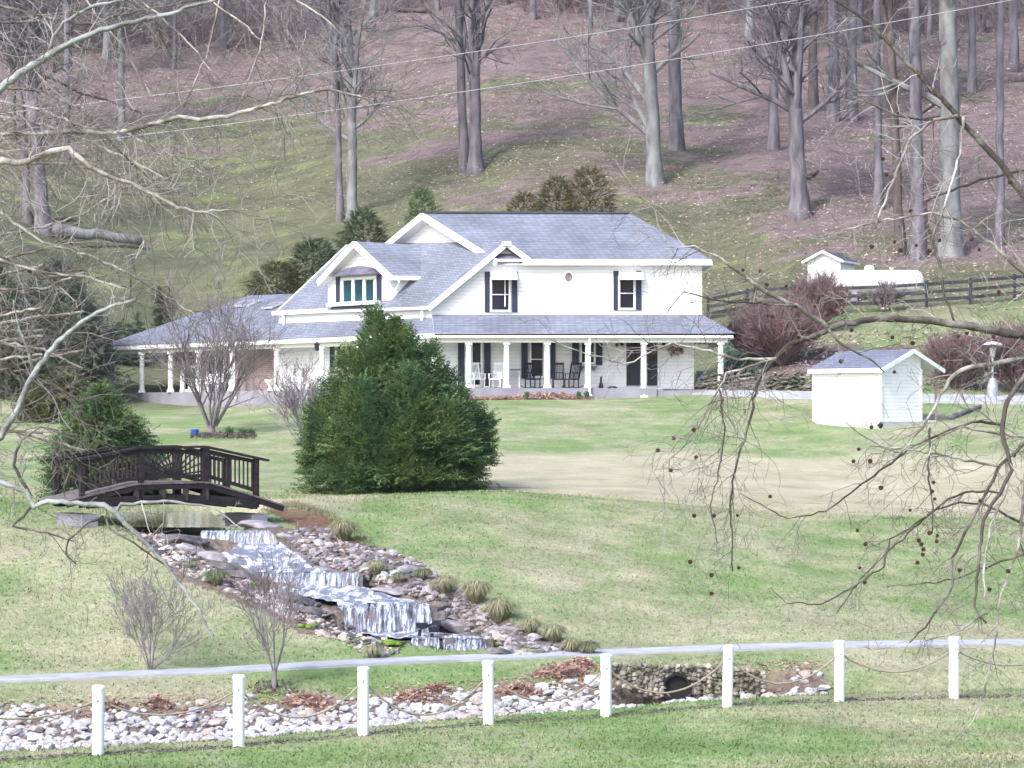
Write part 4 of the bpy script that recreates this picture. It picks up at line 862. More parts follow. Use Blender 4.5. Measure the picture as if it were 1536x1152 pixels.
# ------------------------------------------------------------------ footbridge
BL_ = P(123, 0, 50.0); BR_ = P(384, 0, 52.3); ax = (BR_ - BL_); ax.z = 0; Lb = ax.length; ax.normalize(); pr = V((-ax.y, ax.x, 0)); BWD = 1.35
br = empty('footbridge', V((BL_.x, BL_.y, -1.8)), 'dark wooden arched footbridge with balustrades crossing the top of the cascade', 'bridge')
def bp(t, side, z): return V((BL_.x, BL_.y, 0)) + ax * (t * Lb) + pr * (side * BWD) + V((0, 0, z))
def zpx(y, t): return (HOR - y) / F_PX * (50.0 + 2.3 * t)
TS = [0, (209 - 123) / 261, (305 - 123) / 261, 1.0]
TOP = [691, 677, 671, 680, 692]; DK_ = [742, 725.5, 723, 732, 744]
TT = [-.09, 0, .29, .31, .69, .72, 1.0, 1.16]; DKY = [751, 744, 725, 724.5, 722, 723, 744, 757]
topz = lambda t: zpx(interp(t, [-.08, .3, .69, .71, 1.07], [692.5, 672.5, 670, 670.5, 690.5]), t)
dkz = lambda t: zpx(interp(t, TT, DKY), t)
def seg(mb, pts, side, wd, ht, m=0):
    for (t0, z0), (t1, z1) in zip(pts[:-1], pts[1:]): mb.bar(bp(t0, side, z0), bp(t1, side, z1), wd, ht, m)
# deck boards
mb = MB(); n = 34
for i in range(n):
    t0 = -.09 + (1.25) * i / n; t1 = -.09 + 1.25 * (i + .9) / n; tm = (t0 + t1) / 2
    a, b, c, d = bp(t0, -.06, dkz(t0)), bp(t1, -.06, dkz(t1)), bp(t1, 1.06, dkz(t1)), bp(t0, 1.06, dkz(t0)); mb.slab([a, b, c, d], .035, 0, 0)
mb.build('deck', M['wood_deck'], br)
for s in (-.03, 1.03):
    mb = MB(); seg(mb, [(t, dkz(t) - .09) for t in TT], s, .05, .12); mb.build('side_beam', M['wood_dark'], br)
    mb = MB(); seg(mb, [(.02, zpx(756, 0)), (.2, zpx(752, .2)), (.45, zpx(749, .45)), (.75, zpx(750, .75)), (1.0, zpx(757, 1))], s, .08, .20); mb.build('stringer', M['wood_dark'], br)
    for t in (.3, .45, .58, .7): mb = MB(); mb.bar(bp(t, s, zpx(750, t)), bp(t, s, dkz(t) - .15), .12, .09); mb.build('block', M['wood_dark'], br)
for s in (0, 1):
    for t in TS + ([] if s else []):
        zt, zb = topz(t) - .02, min(dkz(t) - .25, zpx(756, t)); mb = MB(); p = bp(t, s, (zt + zb) / 2); w_ = .105 if abs(t - .7) > .03 else .15
        mb.box(p, (w_, w_, zt - zb), rz=math.atan2(ax.y, ax.x)); mb.build('post', M['wood_dark'], br)
    mb = MB(); seg(mb, [(t, topz(t)) for t in (-.08, .3, .69, .71, 1.07)], s, .17, .045); mb.build('handrail', M['wood_dark'], br)
    mb = MB(); seg(mb, [(t, topz(t) - .09) for t in (0, .3, .69, .71, 1.0)], s, .05, .08); seg(mb, [(t, dkz(t) + .12) for t in (0, .29, .31, .69, .72, 1.0)], s, .05, .08); mb.build('rail', M['wood_dark'], br)
    n = 40
    for i in range(1, n):
        t = i / n
        if min(abs(t - q) for q in TS) < .02: continue
        if .34 < t < .68:
            continue
        mb = MB(); mb.bar(bp(t, s, dkz(t) + .14), bp(t, s, topz(t) - .1), .035, .045, up=V((0, 1, 0))); mb.build('baluster', M['wood_dark'], br)
    # sunburst panel in the middle bay
    mb = MB(); hub = bp(.51, s, dkz(.5) + .14)
    for k in range(13):
        a = math.pi * (k + .5) / 13; dx_, dz2 = math.cos(a), math.sin(a); hh = topz(.5) - .1 - dkz(.5) - .14; half = .165 * Lb
        m_ = min(half / max(abs(dx_), 1e-3), hh / max(dz2, 1e-3)); mb.bar(hub, hub + ax * dx_ * m_ + V((0, 0, dz2 * m_)), .035, .035, up=V((0, 1, 0)))
    pts = [hub + ax * math.cos(math.pi * i / 12) * .25 + V((0, 0, math.sin(math.pi * i / 12) * .25)) for i in range(13)]
    for a, b in zip(pts[:-1], pts[1:]): mb.bar(a, b, .035, .035, up=V((0, 1, 0)))
    mb.build('sunburst_panel', M['wood_dark'], br)
for px, py, w_ in ((386, 768, 1.0), (130, 765, 1.0)):
    t = (px - 123) / 261; mb = MB(); p = bp(t, .4, zpx(763, t) - .15); mb.box(p + V((0, .1, -.10)), (.36, 1.3, .26), rz=math.atan2(ax.y, ax.x)); mb.build('footing', M['concrete'], br)

# ------------------------------------------------------------------ water
def rowpts(l, r, y, d, n=14, jit=0.0, rs=random.Random(3)):
    return [P(l + (r - l) * i / n, y, d) + V((0, rs.gauss(0, jit), 0)) for i in range(n + 1)]
def sheet(name, rows, m, sub=6, n=40, amp=.02, lead=0.0, seed=1, kind='structure'):
    rs = np.random.RandomState(seed); mb = MB(); R_ = []
    for k in range(len(rows) - 1):
        (l0, r0, y0, d0), (l1, r1, y1, d1) = rows[k], rows[k + 1]
        for j in range(sub + (1 if k == len(rows) - 2 else 0)):
            t = j / sub; f = t
            R_.append([P((l0 + (r0 - l0) * i / n) * (1 - t) + (l1 + (r1 - l1) * i / n) * t, y0 + (y1 - y0) * t, d0 + (d1 - d0) * t + lead * math.sin(t * 3.1) * -1) + V((rs.normal(0, amp * .3), 0, 0)) for i in range(n + 1)])
    vs = []; 
    for ri, r in enumerate(R_):
        for ci, p in enumerate(r):
            q = amp * (mnoise.noise(V((p.x * 5, p.y * 4, p.z * 2 + seed))) * 2.0 + mnoise.noise(V((p.x * 14, p.y * 9, p.z * 3))) * 1.0)
            vs.append(p + V((0, -abs(q) if abs(R_[0][0].z - R_[-1][0].z) > .3 and abs(rows[0][3] - rows[-1][3]) < .3 else 0, q * (.6 if abs(rows[0][3] - rows[-1][3]) > .3 else .15))))
    w_ = n + 1; mb.add(vs, [(i * w_ + j, i * w_ + j + 1, (i + 1) * w_ + j + 1, (i + 1) * w_ + j) for i in range(len(R_) - 1) for j in range(n)])
    o = mb.build(name, m, smooth=True); tag(o, kind=kind); return o
PZ = -2.2
pond = [(188, 49.7), (250, 49.45), (335, 49.5), (352, 51), (335, 53), (322, 56), (314, 58.5), (208, 58.5), (190, 55), (182, 52)]
mb = MB(); mb.add([V(((x - CX) / F_PX * d, d, PZ)) for x, d in pond], [tuple(range(len(pond)))]); tag(mb.build('water', M['pond']), kind='structure')
sheet('waterfall', [(302, 405, 796, 49.42), (300, 408, 800, 49.32), (303, 424, 817, 49.18)], M['fall'], 6, 50, .04, seed=12)
sheet('water', [(303, 424, 816, 49.2), (316, 446, 832, 48.5), (345, 470, 852, 47.95), (372, 490, 858.5, 47.7)], M['churn'], 8, 44, .022, seed=2)
sheet('water', [(382, 540, 858.5, 47.72), (384, 538, 860.5, 47.6), (390, 536, 881, 47.5)], M['fall'], 6, 60, .03, seed=3)
sheet('water', [(400, 540, 879, 47.5), (450, 582, 893, 46.6), (505, 640, 904.5, 45.55), (507, 643, 906.5, 45.42)], M['churn'], 8, 50, .035, seed=4)
sheet('waterfall', [(506, 643, 906, 45.43), (511, 645, 914, 45.37), (514, 650, 949, 45.28)], M['fall'], 7, 90, .045, seed=5)
sheet('water', [(516, 652, 947, 45.35), (560, 700, 953, 44.7), (594, 726, 957, 44.22)], M['churn'], 6, 40, .03, seed=6)
sheet('waterfall', [(618, 657, 957, 44.22), (612, 664, 990, 44.05)], M['fall'], 8, 40, .04, seed=7)
sheet('waterfall', [(664, 726, 954, 44.3), (668, 735, 988, 44.0)], M['fall'], 8, 50, .05, seed=8)

# ------------------------------------------------------------------ rocks
def rock_mesh(name, seed, m, flat=.6, rough=.28, sub=2, smooth_=False):
    bm = bmesh.new(); bmesh.ops.create_icosphere(bm, subdivisions=sub, radius=1.0); rg = random.Random(seed); off = V((rg.random() * 50, rg.random() * 50, 0))
    cuts = [(V((rg.gauss(0, 1), rg.gauss(0, 1), rg.gauss(0, .8))).normalized(), .62 + .3 * rg.random()) for _ in range(9)]
    for v in bm.verts:
        p = v.co.copy(); p *= 1 + rough * mnoise.noise(p * 1.1 + off) * 1.5
        for nn, dd in cuts:
            e = p.dot(nn) - dd
            if e > 0: p -= nn * e * .85
        p.z *= flat; v.co = p
    me = bpy.data.meshes.new(name); bm.to_mesh(me); bm.free(); me.materials.append(m)
    me.polygons.foreach_set('use_smooth', [smooth_] * len(me.polygons)); return me
RK = [rock_mesh('stone', i, [M['stone'], M['stone'], M['stone_tan'], M['stone'], M['stone_grey'], M['stone'], M['stone_tan'], M['stone_dark']][i], flat=.5 + .05 * (i % 4), smooth_=False) for i in range(8)]
RKB = []
for i_, me_ in enumerate(RK):
    m_ = me_.copy(); m_.name = 'bank_stone'
    if i_ in (0, 1, 3, 5): m_.materials[0] = M['stone_bank'] if i_ in (1, 5) else M['stone']
    RKB.append(m_)
SLABM = [rock_mesh('slab', 40 + i, M['stone_grey'], flat=.35, rough=.2, sub=3) for i in range(3)]
DARKM = [rock_mesh('boulder', 60 + i, M['stone_dark'], flat=.6, rough=.3, sub=3) for i in range(3)]
def put(me, name, p, s, rot, label, cat, group=None):
    o = bpy.data.objects.new(name, me); col.objects.link(o); o.location = p; o.scale = s if hasattr(s, '__len__') else (s, s, s); o.rotation_euler = rot; return tag(o, label, cat, group)
rg = random.Random(21)
GR = 'pale stones lining the dry creek bed'; pool = []
def creek_pt():
    px = rg.uniform(-90, 1240); dp = rg.gauss(39.15, .58)
    return px, dp
stuff = MB()
def rock_to(mb, me, p, s, rot):
    Rm = rot.to_matrix(); vs = [V(p) + Rm @ V((v.co.x * s[0], v.co.y * s[1], v.co.z * s[2])) for v in me.vertices]; mb.add(vs, [tuple(f.vertices) for f in me.polygons])
from mathutils import Euler
cand = []
BAYN = ['left of the leftmost post', 'between the leftmost and second posts', 'between the second and third posts', 'between the third and fourth posts', 'between the fourth and fifth posts', 'between the fifth and sixth posts', 'between the sixth and seventh posts', 'right of the seventh post', 'right of the rightmost post']
for i in range(2600):
    px, dp = creek_pt()
    if abs(dp - 39.1) > 1.15: continue
    if px > 1130 and rg.random() < .35: continue
    if 915 < px < 1190 and dp > 39.35: continue
    if 970 < px < 1060 and dp > 38.9: continue
    s = .042 + .085 * rg.random() ** 2.2
    cand.append((s, px, dp))
cand.sort(reverse=True)
small = [rock_mesh('pebble', 90 + i, M['stone'], flat=.6, sub=1) for i in range(4)]
for k, (s, px, dp) in enumerate(cand):
    d = dp + (min(max(px, -100), 1700) - 790) / 1284 * 5.3; x = (px - CX) / F_PX * d; z = hz(x, d) + s * rg.uniform(-.05, .35) * .6
    rot = Euler((rg.gauss(0, .25), rg.gauss(0, .25), rg.random() * 6.28)); sc3 = (s * rg.uniform(.9, 1.5), s * rg.uniform(.8, 1.1), s * rg.uniform(.8, 1.2))
    if k < 200: ri = rg.randrange(7); bay = sum(px > q for q in BX); tone = ['whitish', 'whitish', 'tan', 'whitish', 'grey', 'whitish', 'tan'][ri]; put(RK[ri], 'creek_stone', (x, d, z), sc3, rot, f'{tone} rounded creek bed stone ' + BAYN[bay], 'stone', f'{tone} creek stones ' + BAYN[bay])
    else: rock_to(stuff, small[rg.randrange(4)], (x, d, z), sc3, rot)
tag(stuff.build('creek_gravel', M['stone']), 'small pale cobbles filling the dry creek bed between larger stones', 'cobbles', kind='stuff')
# stones on both banks of the cascade
def in_poly(x, y, poly):
    return bool(inpoly(np.array([x], float), np.array([y], float), poly)[0])
BANK_R = [(430, 800), (480, 790), (540, 820), (600, 830), (650, 858), (700, 895), (760, 938), (840, 972), (900, 985), (735, 984), (700, 950), (655, 905), (560, 882), (540, 860), (475, 850), (440, 820)]
BANK_L = [(185, 785), (235, 800), (290, 830), (325, 858), (385, 880), (480, 915), (515, 940), (600, 965), (595, 985), (560, 985), (480, 955), (440, 930), (330, 882), (270, 858), (225, 825)]
def bank(poly, n, lab, grp, nbig):
    xs = [p[0] for p in poly]; ys = [p[1] for p in poly]; out = []
    while len(out) < n:
        x, y = rg.uniform(min(xs), max(xs)), rg.uniform(min(ys), max(ys))
        if in_poly(x, y, poly): out.append((.04 + .085 * rg.random() ** 2.2, x, y))
    out.sort(reverse=True); st = MB()
    for k, (s, x, y) in enumerate(out):
        p = G(x, y); p.z += s * .05
        rot = Euler((rg.gauss(0, .3), rg.gauss(0, .3), rg.random() * 6.28)); sc3 = (s * rg.uniform(1., 1.6), s * rg.uniform(.8, 1.1), s * rg.uniform(.7, 1.1))
        if k < nbig:
            ri = rg.randrange(8); tone = ['whitish', 'grey', 'tan', 'whitish', 'grey', 'grey', 'tan', 'dark'][ri]; where = 'beside the upper rapids' if y < 862 else ('beside the tall fall' if y < 945 else 'beside the lowest falls'); put(RKB[ri], 'bank_stone', p, sc3, rot, f'loose {tone} stone ' + where + ' on the ' + lab, 'stone', f'{tone} stones ' + where + ', ' + lab)
        elif rg.random() < .45: rock_to(drk, small[rg.randrange(4)], p, sc3, rot)
        else: rock_to(st, small[rg.randrange(4)], p, sc3, rot)
    return st
drk = MB()
a_ = bank(BANK_R, 1150, 'right bank', 'stones on the right bank of the cascade', 55)
b_ = bank(BANK_L, 900, 'left bank', 'stones on the left bank of the cascade', 40)
tag(drk.build('bank_gravel', M['stone_dark']), 'small dark wet stones wedged among the pale ones along the cascade', 'cobbles', kind='stuff')
tag(a_.build('bank_gravel', M['stone_bank']), 'small pale cobbles on the right bank of the cascade', 'cobbles', kind='stuff')
tag(b_.build('bank_gravel', M['stone_tan']), 'small tan cobbles on the left bank of the cascade', 'cobbles', kind='stuff')
def big(px, py, w_, h_, kind, label, rz=0, tilt=0, thick=None, lift=0.0, name='boulder'):
    me = {'s': SLABM, 'd': DARKM, 'b': RK[:1]}[kind]; me = me[(px + py) % len(me)]; p = G(px, py + h_ * .35); sc = F_PX / p.y; hx = w_ / 2 / sc; hzz = h_ / 2 / sc / (.33 if kind == 's' else .55) * .9
    p.z += lift + .02; return put(me, name, p, (hx, hx * .55 if thick is None else thick, hzz), (0, tilt, rz), label, 'rock')
big(268, 804, 78, 24, 'd', 'brown rounded boulder at the pond outlet left of the water')
big(395, 784, 78, 18, 's', 'long pale flat slab below the right bridge footing', 0, .12)
big(352, 787, 34, 12, 's', 'small flat slab beside the bridge footing at the pond lip')
big(335, 775, 30, 18, 'd', 'dark stone under the right end of the footbridge')
big(436, 805, 50, 14, 's', 'grey tilted slab beside the bright moss tuft', .2, .3)
big(452, 835, 72, 30, 's', 'broad grey slab sloping beside the upper rapids', .4, .45)
big(490, 856, 60, 16, 's', 'grey shelf stone on the right edge of the middle fall', .1, .2)
big(595, 887, 82, 12, 's', 'long thin ledge stone right of the foaming pool', 0, .14)
big(566, 890, 60, 8, 's', 'thin wet ledge stone jutting into the foaming pool', 0, .12)
big(533, 896, 20, 7, 'd', 'small dark block standing in the foaming pool')
big(612, 851, 36, 16, 's', 'grey angular slab among pale stones high on the right bank')
big(662, 925, 34, 40, 'd', 'dark wet rock beside the right end of the tall fall', 0, .2, .25, .0)
big(690, 938, 72, 22, 's', 'grey flat slab stepping down right of the tall fall', .1, .28)
big(718, 955, 60, 18, 'd', 'dark slab above the lowest right fall', 0, .3)
big(748, 975, 44, 24, 'd', 'dark mossy boulder at the right foot of the cascade')
q = P(672, 988, 44.25); mb = MB(); mb.box(q + V((0, .15, .17)), (.20, .5, .44), rz=.15, taper=.9); tag(mb.build('boulder', M['stone_dark'], origin=q), 'brown square block splitting the lowest fall', 'rock')
q = P(604, 990, 44.2); mb = MB(); mb.box(q + V((0, .15, .14)), (.42, .5, .36), rz=-.1, taper=.88); tag(mb.build('boulder', M['stone_dark'], origin=q), 'brown squarish rock at the left end of the lowest fall', 'rock')
big(570, 948, 52, 22, 's', 'grey rounded rock left of the foot of the tall fall')
big(440, 893, 90, 26, 'd', 'dark mossy ledge left of the foaming pool', 0, .25)
big(465, 915, 50, 18, 'd', 'dark stone in the shadow under the left ledge', 0, .15)
big(365, 862, 70, 20, 'd', 'brown ledge at the left end of the middle fall', 0, .15)
big(478, 918, 40, 16, 's', 'bluish grey stone below the left ledge')
big(290, 822, 60, 20, 's', 'grey slab on the left shoulder of the upper rapids', 0, .35)
big(250, 822, 30, 20, 'b', 'pale rounded stone left of the brown boulder')
big(400, 815, 30, 12, 's', 'wet slab in the middle of the upper rapids')
big(318, 832, 46, 18, 's', 'grey slab at the upper left edge of the rapids', 0, .3)
big(338, 850, 50, 18, 'd', 'dark rock at the lower left edge of the rapids', 0, .2)
big(300, 812, 36, 14, 'd', 'dark wet rock just left of the top lip of the falls', 0, .1)
big(358, 838, 26, 9, 'd', 'small dark rock breaking the left of the rapids')
big(392, 846, 30, 9, 's', 'small grey slab awash low in the rapids')
big(425, 828, 28, 12, 'd', 'dark rock at the right edge of the upper rapids')
big(520, 868, 34, 18, 'd', 'dark block at the right end of the middle fall')
big(668, 908, 40, 16, 'd', 'dark overhanging rock at the right lip of the tall fall')
# ledge faces behind the falls
def ledge(l, r, yt, yb, d, nm, lab):
    mb = MB(); rr = random.Random(int(l)); x = l
    while x < r:
        w_ = rr.uniform(18, 40); a = P(x, yt + 2, d + .14); b = P(min(x + w_ * .96, r), yb + 4, d + .14); mb.box(((a.x + b.x) / 2, d + .32 + rr.uniform(-.04, .04), (a.z + b.z) / 2), (abs(b.x - a.x), .4, abs(a.z - b.z)), rz=rr.uniform(-.06, .06)); x += w_
    tag(mb.build(nm, M['stone_dark'], origin=P(l, yb, d)), lab, 'rock ledge')
ledge(375, 545, 861, 884, 47.5, 'rock_ledge', 'wet rock ledge behind the middle fall')
ledge(498, 655, 908, 950, 45.35, 'rock_ledge', 'wet rock ledge behind the tall fall')
ledge(590, 740, 959, 990, 44.15, 'rock_ledge', 'wet rock ledge behind the lowest falls')
def moss(px, py, w_, h_, lab):
    p = G(px, py + h_ * .3); sc = F_PX / p.y; mb = MB(); rr = random.Random(px)
    me = small[px % 4]; 
    for i in range(9): rock_to(mb, me, p + V((rr.gauss(0, .22) * w_ / sc, rr.gauss(0, .1), rr.random() * h_ / sc * .2)), (w_ / sc * .26, w_ / sc * .24, h_ / sc * .4), Euler((0, 0, rr.random() * 6)))
    tag(mb.build('moss_tuft', M['moss'], origin=p, smooth=True), lab, 'moss')
moss(417, 804, 24, 11, 'bright yellow green moss tuft beside the upper rapids'); moss(376, 873, 24, 12, 'green moss tuft left of the middle fall')
moss(466, 938, 30, 14, 'green moss tuft on the left bank below the ledge'); moss(585, 961, 44, 16, 'moss on the rock left of the lowest fall')
moss(740, 966, 24, 12, 'moss on the dark boulder right of the lowest fall'); moss(582, 892, 18, 4, 'thin moss strip on the long ledge stone'); moss(660, 926, 12, 10, 'moss spot on the dark rock beside the tall fall')

# culvert
cw = G(1015, 1050); dC = 40.55; culv = empty('culvert', P(1015, 1046, dC), 'round black drain pipe opening in a low dry stacked stone wall under the path', 'culvert')
mb = MB(); rr = random.Random(5)
for x in np.arange(912, 1150, 8.0):
    top = interp(x, [915, 960, 1000, 1060, 1110, 1180], [997, 998, 1000, 999, 1004, 1018]); bot = interp(x, [915, 960, 1060, 1120, 1180], [1018, 1044, 1050, 1046, 1036])
    y = top
    while y < bot:
        if (x - 1015) ** 2 + (y - 1030) ** 2 > 19 ** 2:
            dd = dC + (x - 1015) / 1284 * 5.3 + rr.gauss(0, .04); s = 5.0 / F_PX * dd
            rock_to(mb, small[rr.randrange(4)], P(x + rr.uniform(-2, 2), y, dd), (s * rr.uniform(1.0, 1.4), s * 1.4, s * rr.uniform(1.3, 1.9)), Euler((0, rr.gauss(0, .3), rr.gauss(0, .4))))
        y += rr.uniform(5, 7.5)
mb.box(P(1010, 1032, dC + .45), (1.7, .4, .46)); mb.build('stone_wall', M['stone_wall'], culv)
mb = MB(); k = 24; c = P(1015, 1031, dC - .12); ro, ri = .235, .20
for (ra, ya), (rb, yb) in (((ri, 0), (ro, 0)), ((ro, 0), (ro, 1.0)), ((ri, 1.0), (ri, 0))):
    for j in range(k):
        a0_, a1_ = 2 * math.pi * j / k, 2 * math.pi * (j + 1) / k
        f = lambda r_, y_, a__: c + V((r_ * math.cos(a__), y_, r_ * math.sin(a__)))
        mb.add([f(ra, ya, a0_), f(ra, ya, a1_), f(rb, yb, a1_), f(rb, yb, a0_)], [(0, 1, 2, 3)])
mb.add([c + V((ri * math.cos(2 * math.pi * j / k), .10, ri * math.sin(2 * math.pi * j / k))) for j in range(k)], [tuple(range(k))])  # black disc caps the bore, painting in the darkness inside the pipe
mb.build('pipe', M['pipe'], culv)
# floodlights in the cascade
for px, py, w_, lab in ((628, 940, 15, 'black spotlight on a bracket before the tall fall, upper left of the pair'), (646, 946, 14, 'black spotlight before the tall fall, the lower right of the pair')):
    p = P(px, py + 22, 44.6 if px < 640 else 44.4); t = empty('spotlight', p, lab, 'spotlight'); sc = F_PX / p.y
    mb = MB(); mb.bar(p, p + V((.03, 0, 18 / sc)), .07, .06); mb.build('stalk', M['black'], t)
    mb = MB(); mb.box(p + V((0, 0, -.03)), (.16, .14, .06)); mb.build('base', M['black'], t)
    mb = MB(); mb.box(p + V((.06, -.03, 24 / sc)), (w_ / sc, .16, 8 / sc), taper=1.15); mb.build('lamp_head', M['black'], t)
    if px < 640: mb = MB(); mb.bar(p + V((.03, 0, 19 / sc)), p + V((.30, -.02, 27 / sc)), .06, .05); mb.box(p + V((.33, -.03, 28 / sc)), (.16, .12, .08)); mb.build('bracket', M['black'], t)
# ------------------------------------------------------------------ vegetation generators
def rvec(rg, s=1.0): return V((rg.gauss(0, s), rg.gauss(0, s), rg.gauss(0, s)))
def wiggle(rg, p, d, L, r0, r1, n, wob, up=0.0):
    pts = [V(p)]; rad = [r0]; d = V(d).normalized()
    for i in range(n):
        d = (d + rvec(rg, wob) + V((0, 0, up))).normalized(); pts.append(pts[-1] + d * (L / n)); rad.append(r0 + (r1 - r0) * (i + 1) / n)
    return pts, rad, d
def grow(mb, rg, p, d, L, r, lev, kids, wob=.10, up=.05, spread=.6, rmin=.008, k=5):
    pts, rad, de = wiggle(rg, p, d, L, r, max(rmin, r * .45), 4 if lev > 0 else 3, wob, up)
    mb.tube(pts, rad, max(3, k), cap=False)
    if lev <= 0: return
    nk = kids[len(kids) - lev] if lev <= len(kids) else 3
    for i in range(nk):
        t = rg.uniform(.25, 1.0); j = min(int(t * (len(pts) - 1)), len(pts) - 2); q = pts[j].lerp(pts[j + 1], t * (len(pts) - 1) - j)
        dd = (pts[j + 1] - pts[j]).normalized(); side = rvec(rg).cross(dd).normalized()
        nd = (dd * (1 - spread * .6) + side * spread * rg.uniform(.6, 1.2)).normalized()
        grow(mb, rg, q, nd, L * rg.uniform(.45, .7), max(rmin, rad[j] * rg.uniform(.38, .6)), lev - 1, kids, wob * 1.15, up, spread, rmin, k - 1)
def bare_tree(base, w, H_, fork, limbs, seed, label, group='tall bare trees on the wooded hill', name='bare_tree', lean=(0, 0), matn='bark', lev=3, kids=(4, 4, 4), low=None, flare=1.35, top_dir=.28, rmin=.014):
    """trunk of width w metres forking at height fork into upright limbs; crown of finer branches"""
    rg = random.Random(seed); t = empty(name, base, label, 'tree', group); base = V(base); r = w / 2
    mb = MB(); n = 9; pts = [base - V((lean[0] * 1.2, lean[1] * 1.2, 1.2))]; rad = [r * flare * 1.25]
    for i in range(n + 1):
        z = fork * i / n; pts.append(base + V((lean[0] * z + rg.gauss(0, .03) * (i > 0), lean[1] * z + rg.gauss(0, .03), z))); rad.append(r * (flare if i == 0 else (1.12 if i == 1 else 1)) * (1 - .22 * i / n))
    mb.tube(pts, rad, 12); mb.build('trunk', M[matn], t, smooth=True)
    mb = MB(); topp = pts[-1]
    for i in range(limbs):
        a = 6.28 * i / limbs + rg.random(); sp = top_dir * rg.uniform(.7, 1.3)
        if i == 0: sp *= .35
        d = V((math.cos(a) * sp + lean[0], math.sin(a) * sp * .7, 1)).normalized(); L = (H_ - fork) * rg.uniform(.7, 1)
        st_ = topp - V((0, 0, .15)) if i == 0 else topp - V((0, 0, rg.uniform(.3, 1.4)))
        q, rd, _ = wiggle(rg, st_, d, L, r * (.80 if i == 0 else rg.uniform(.48, .62)), .03, 9, .06, .04); mb.tube(q, rd, 8)
        for j in range(1, 9):
            for _ in range(3 if j > 2 else 2):
                dd = (q[j] - q[j - 1]).normalized(); side = rvec(rg).cross(dd).normalized(); nd = (dd * .5 + side * .8 + V((0, 0, .1))).normalized()
                grow(mb, rg, q[j], nd, L * rg.uniform(.18, .34), rd[j] * rg.uniform(.3, .5), lev - 1, kids, .13, .03, .65, rmin)
    for (h, ang, L, up) in (low or []):
        d = V((math.cos(ang), math.sin(ang) * .4, up)).normalized(); i = min(int(h / fork * n) + 1, n)
        grow(mb, rg, pts[i], d, L, r * .38, 3, (5, 4, 3), .10, .07, .6, rmin, 7)
    mb.build('crown', M[matn if matn != 'bark' else 'twig'] if False else M[matn], t, smooth=False); return t
def ppx(px, py, wpx): p = G(px, py, 100); return p, wpx / F_PX * p.y
SP = [  # px, base row, trunk px, height m, fork m, limbs, label, lean, extra low limbs, material
 (511, 338, 11, 22, 12.5, 2, 'slender bare tree just left of its thicker twin behind the dormer end of the house', (-.035, 0), None, 'bark'),
 (528, 334, 17, 23, 7.2, 3, 'pale bare tree forking low, right of its slender twin behind the house', (.0, 0), [(6.5, .3, 4, .6), (6, 2.9, 4.5, .7)], 'bark_l'),
 (697, 251, 14, 24, 16, 2, 'thin left stem of the close pair of bare trunks above the house roof', (-.04, 0), [(9, 3.2, 4, .5)], 'bark'),
 (714, 252, 20, 25, 6.6, 3, 'thicker right stem of the close pair of bare trunks above the house roof', (-.015, 0), None, 'bark'),
 (983, 277, 24, 24, 9.5, 4, 'broad grey bare tree with a long low limb reaching left above the roof end', (-.05, 0), [(4.0, 3.15, 8.5, .75), (4.2, 2.8, 6.5, 1.3), (5.6, 2.7, 6.5, 1.3), (7.5, .2, 4.5, .9)], 'bark_l'),
 (1015, 234, 21, 25, 15, 2, 'straight bare tree with a dark foot behind the broad grey one', (-.02, 0), [(12, 0.1, 4, .4)], 'bark'),
 (1199, 317, 27, 22, 7.0, 4, 'stout bare tree with flared foot and low spreading limbs above the utility shed', (-.04, 0), [(6.3, 3.1, 6, .55), (6.7, 2.9, 5.5, .9), (6.2, .2, 5, .5)], 'bark'),
 (1160, 226, 15, 24, 14, 2, 'medium bare tree standing uphill left of the stout flared one', (0, 0), None, 'bark'),
 (1378, 390, 21, 24, 16, 2, 'tall bare trunk rising just left of the widest trunk behind the gas tank', (-.02, 0), None, 'bark'),
 (1352, 384, 15, 23, 13, 2, 'darker leaning bare trunk two left of the widest trunk behind the gas tank', (-.05, 0), [(8, 0.3, 4, .6)], 'bark_d'),
 (1426, 384, 33, 26, 15, 3, 'widest grey trunk on the slope behind the gas tank', (-.01, 0), [(9, 3.0, 6, .4)], 'bark_l'),
 (1318, 310, 13, 24, 15, 2, 'slim bare trunk behind the leaning dark one at right', (-.01, 0), None, 'bark'),
 (1500, 372, 13, 24, 15, 2, 'slim straight trunk near the right edge above the black fence', (.0, 0), None, 'bark'),
 (66, 342, 22, 21, 9.0, 3, 'leaning bare tree beside the fallen log at left', (-.09, 0), [(6, 0, 5, .6)], 'bark'),
 (42, 330, 13, 21, 10, 2, 'thin bare tree left of the leaning one by the log', (-.06, 0), None, 'bark'),
 (1250, 186, 17, 25, 16, 2, 'grey trunk in the middle of the far row upper right', (.0, 0), None, 'bark'),
 (1220, 172, 14, 25, 17, 2, 'grey trunk on the left of the far row upper right', (.0, 0), None, 'bark_d'),
 (1277, 180, 17, 25, 17, 2, 'grey trunk on the right of the far row upper right', (.01, 0), None, 'bark'),
 (1458, 138, 12, 24, 15, 2, 'slim trunk high in the wood right of the widest trunk', (.0, 0), None, 'bark'),
]
for i, (x, y, wpx, H_, fk, lb, lab, lean, low, mt) in enumerate(SP):
    p, w_ = ppx(x, y, wpx); bare_tree(p, w_, H_, fk, lb, 100 + i, lab, lean=lean, low=low, matn=mt)
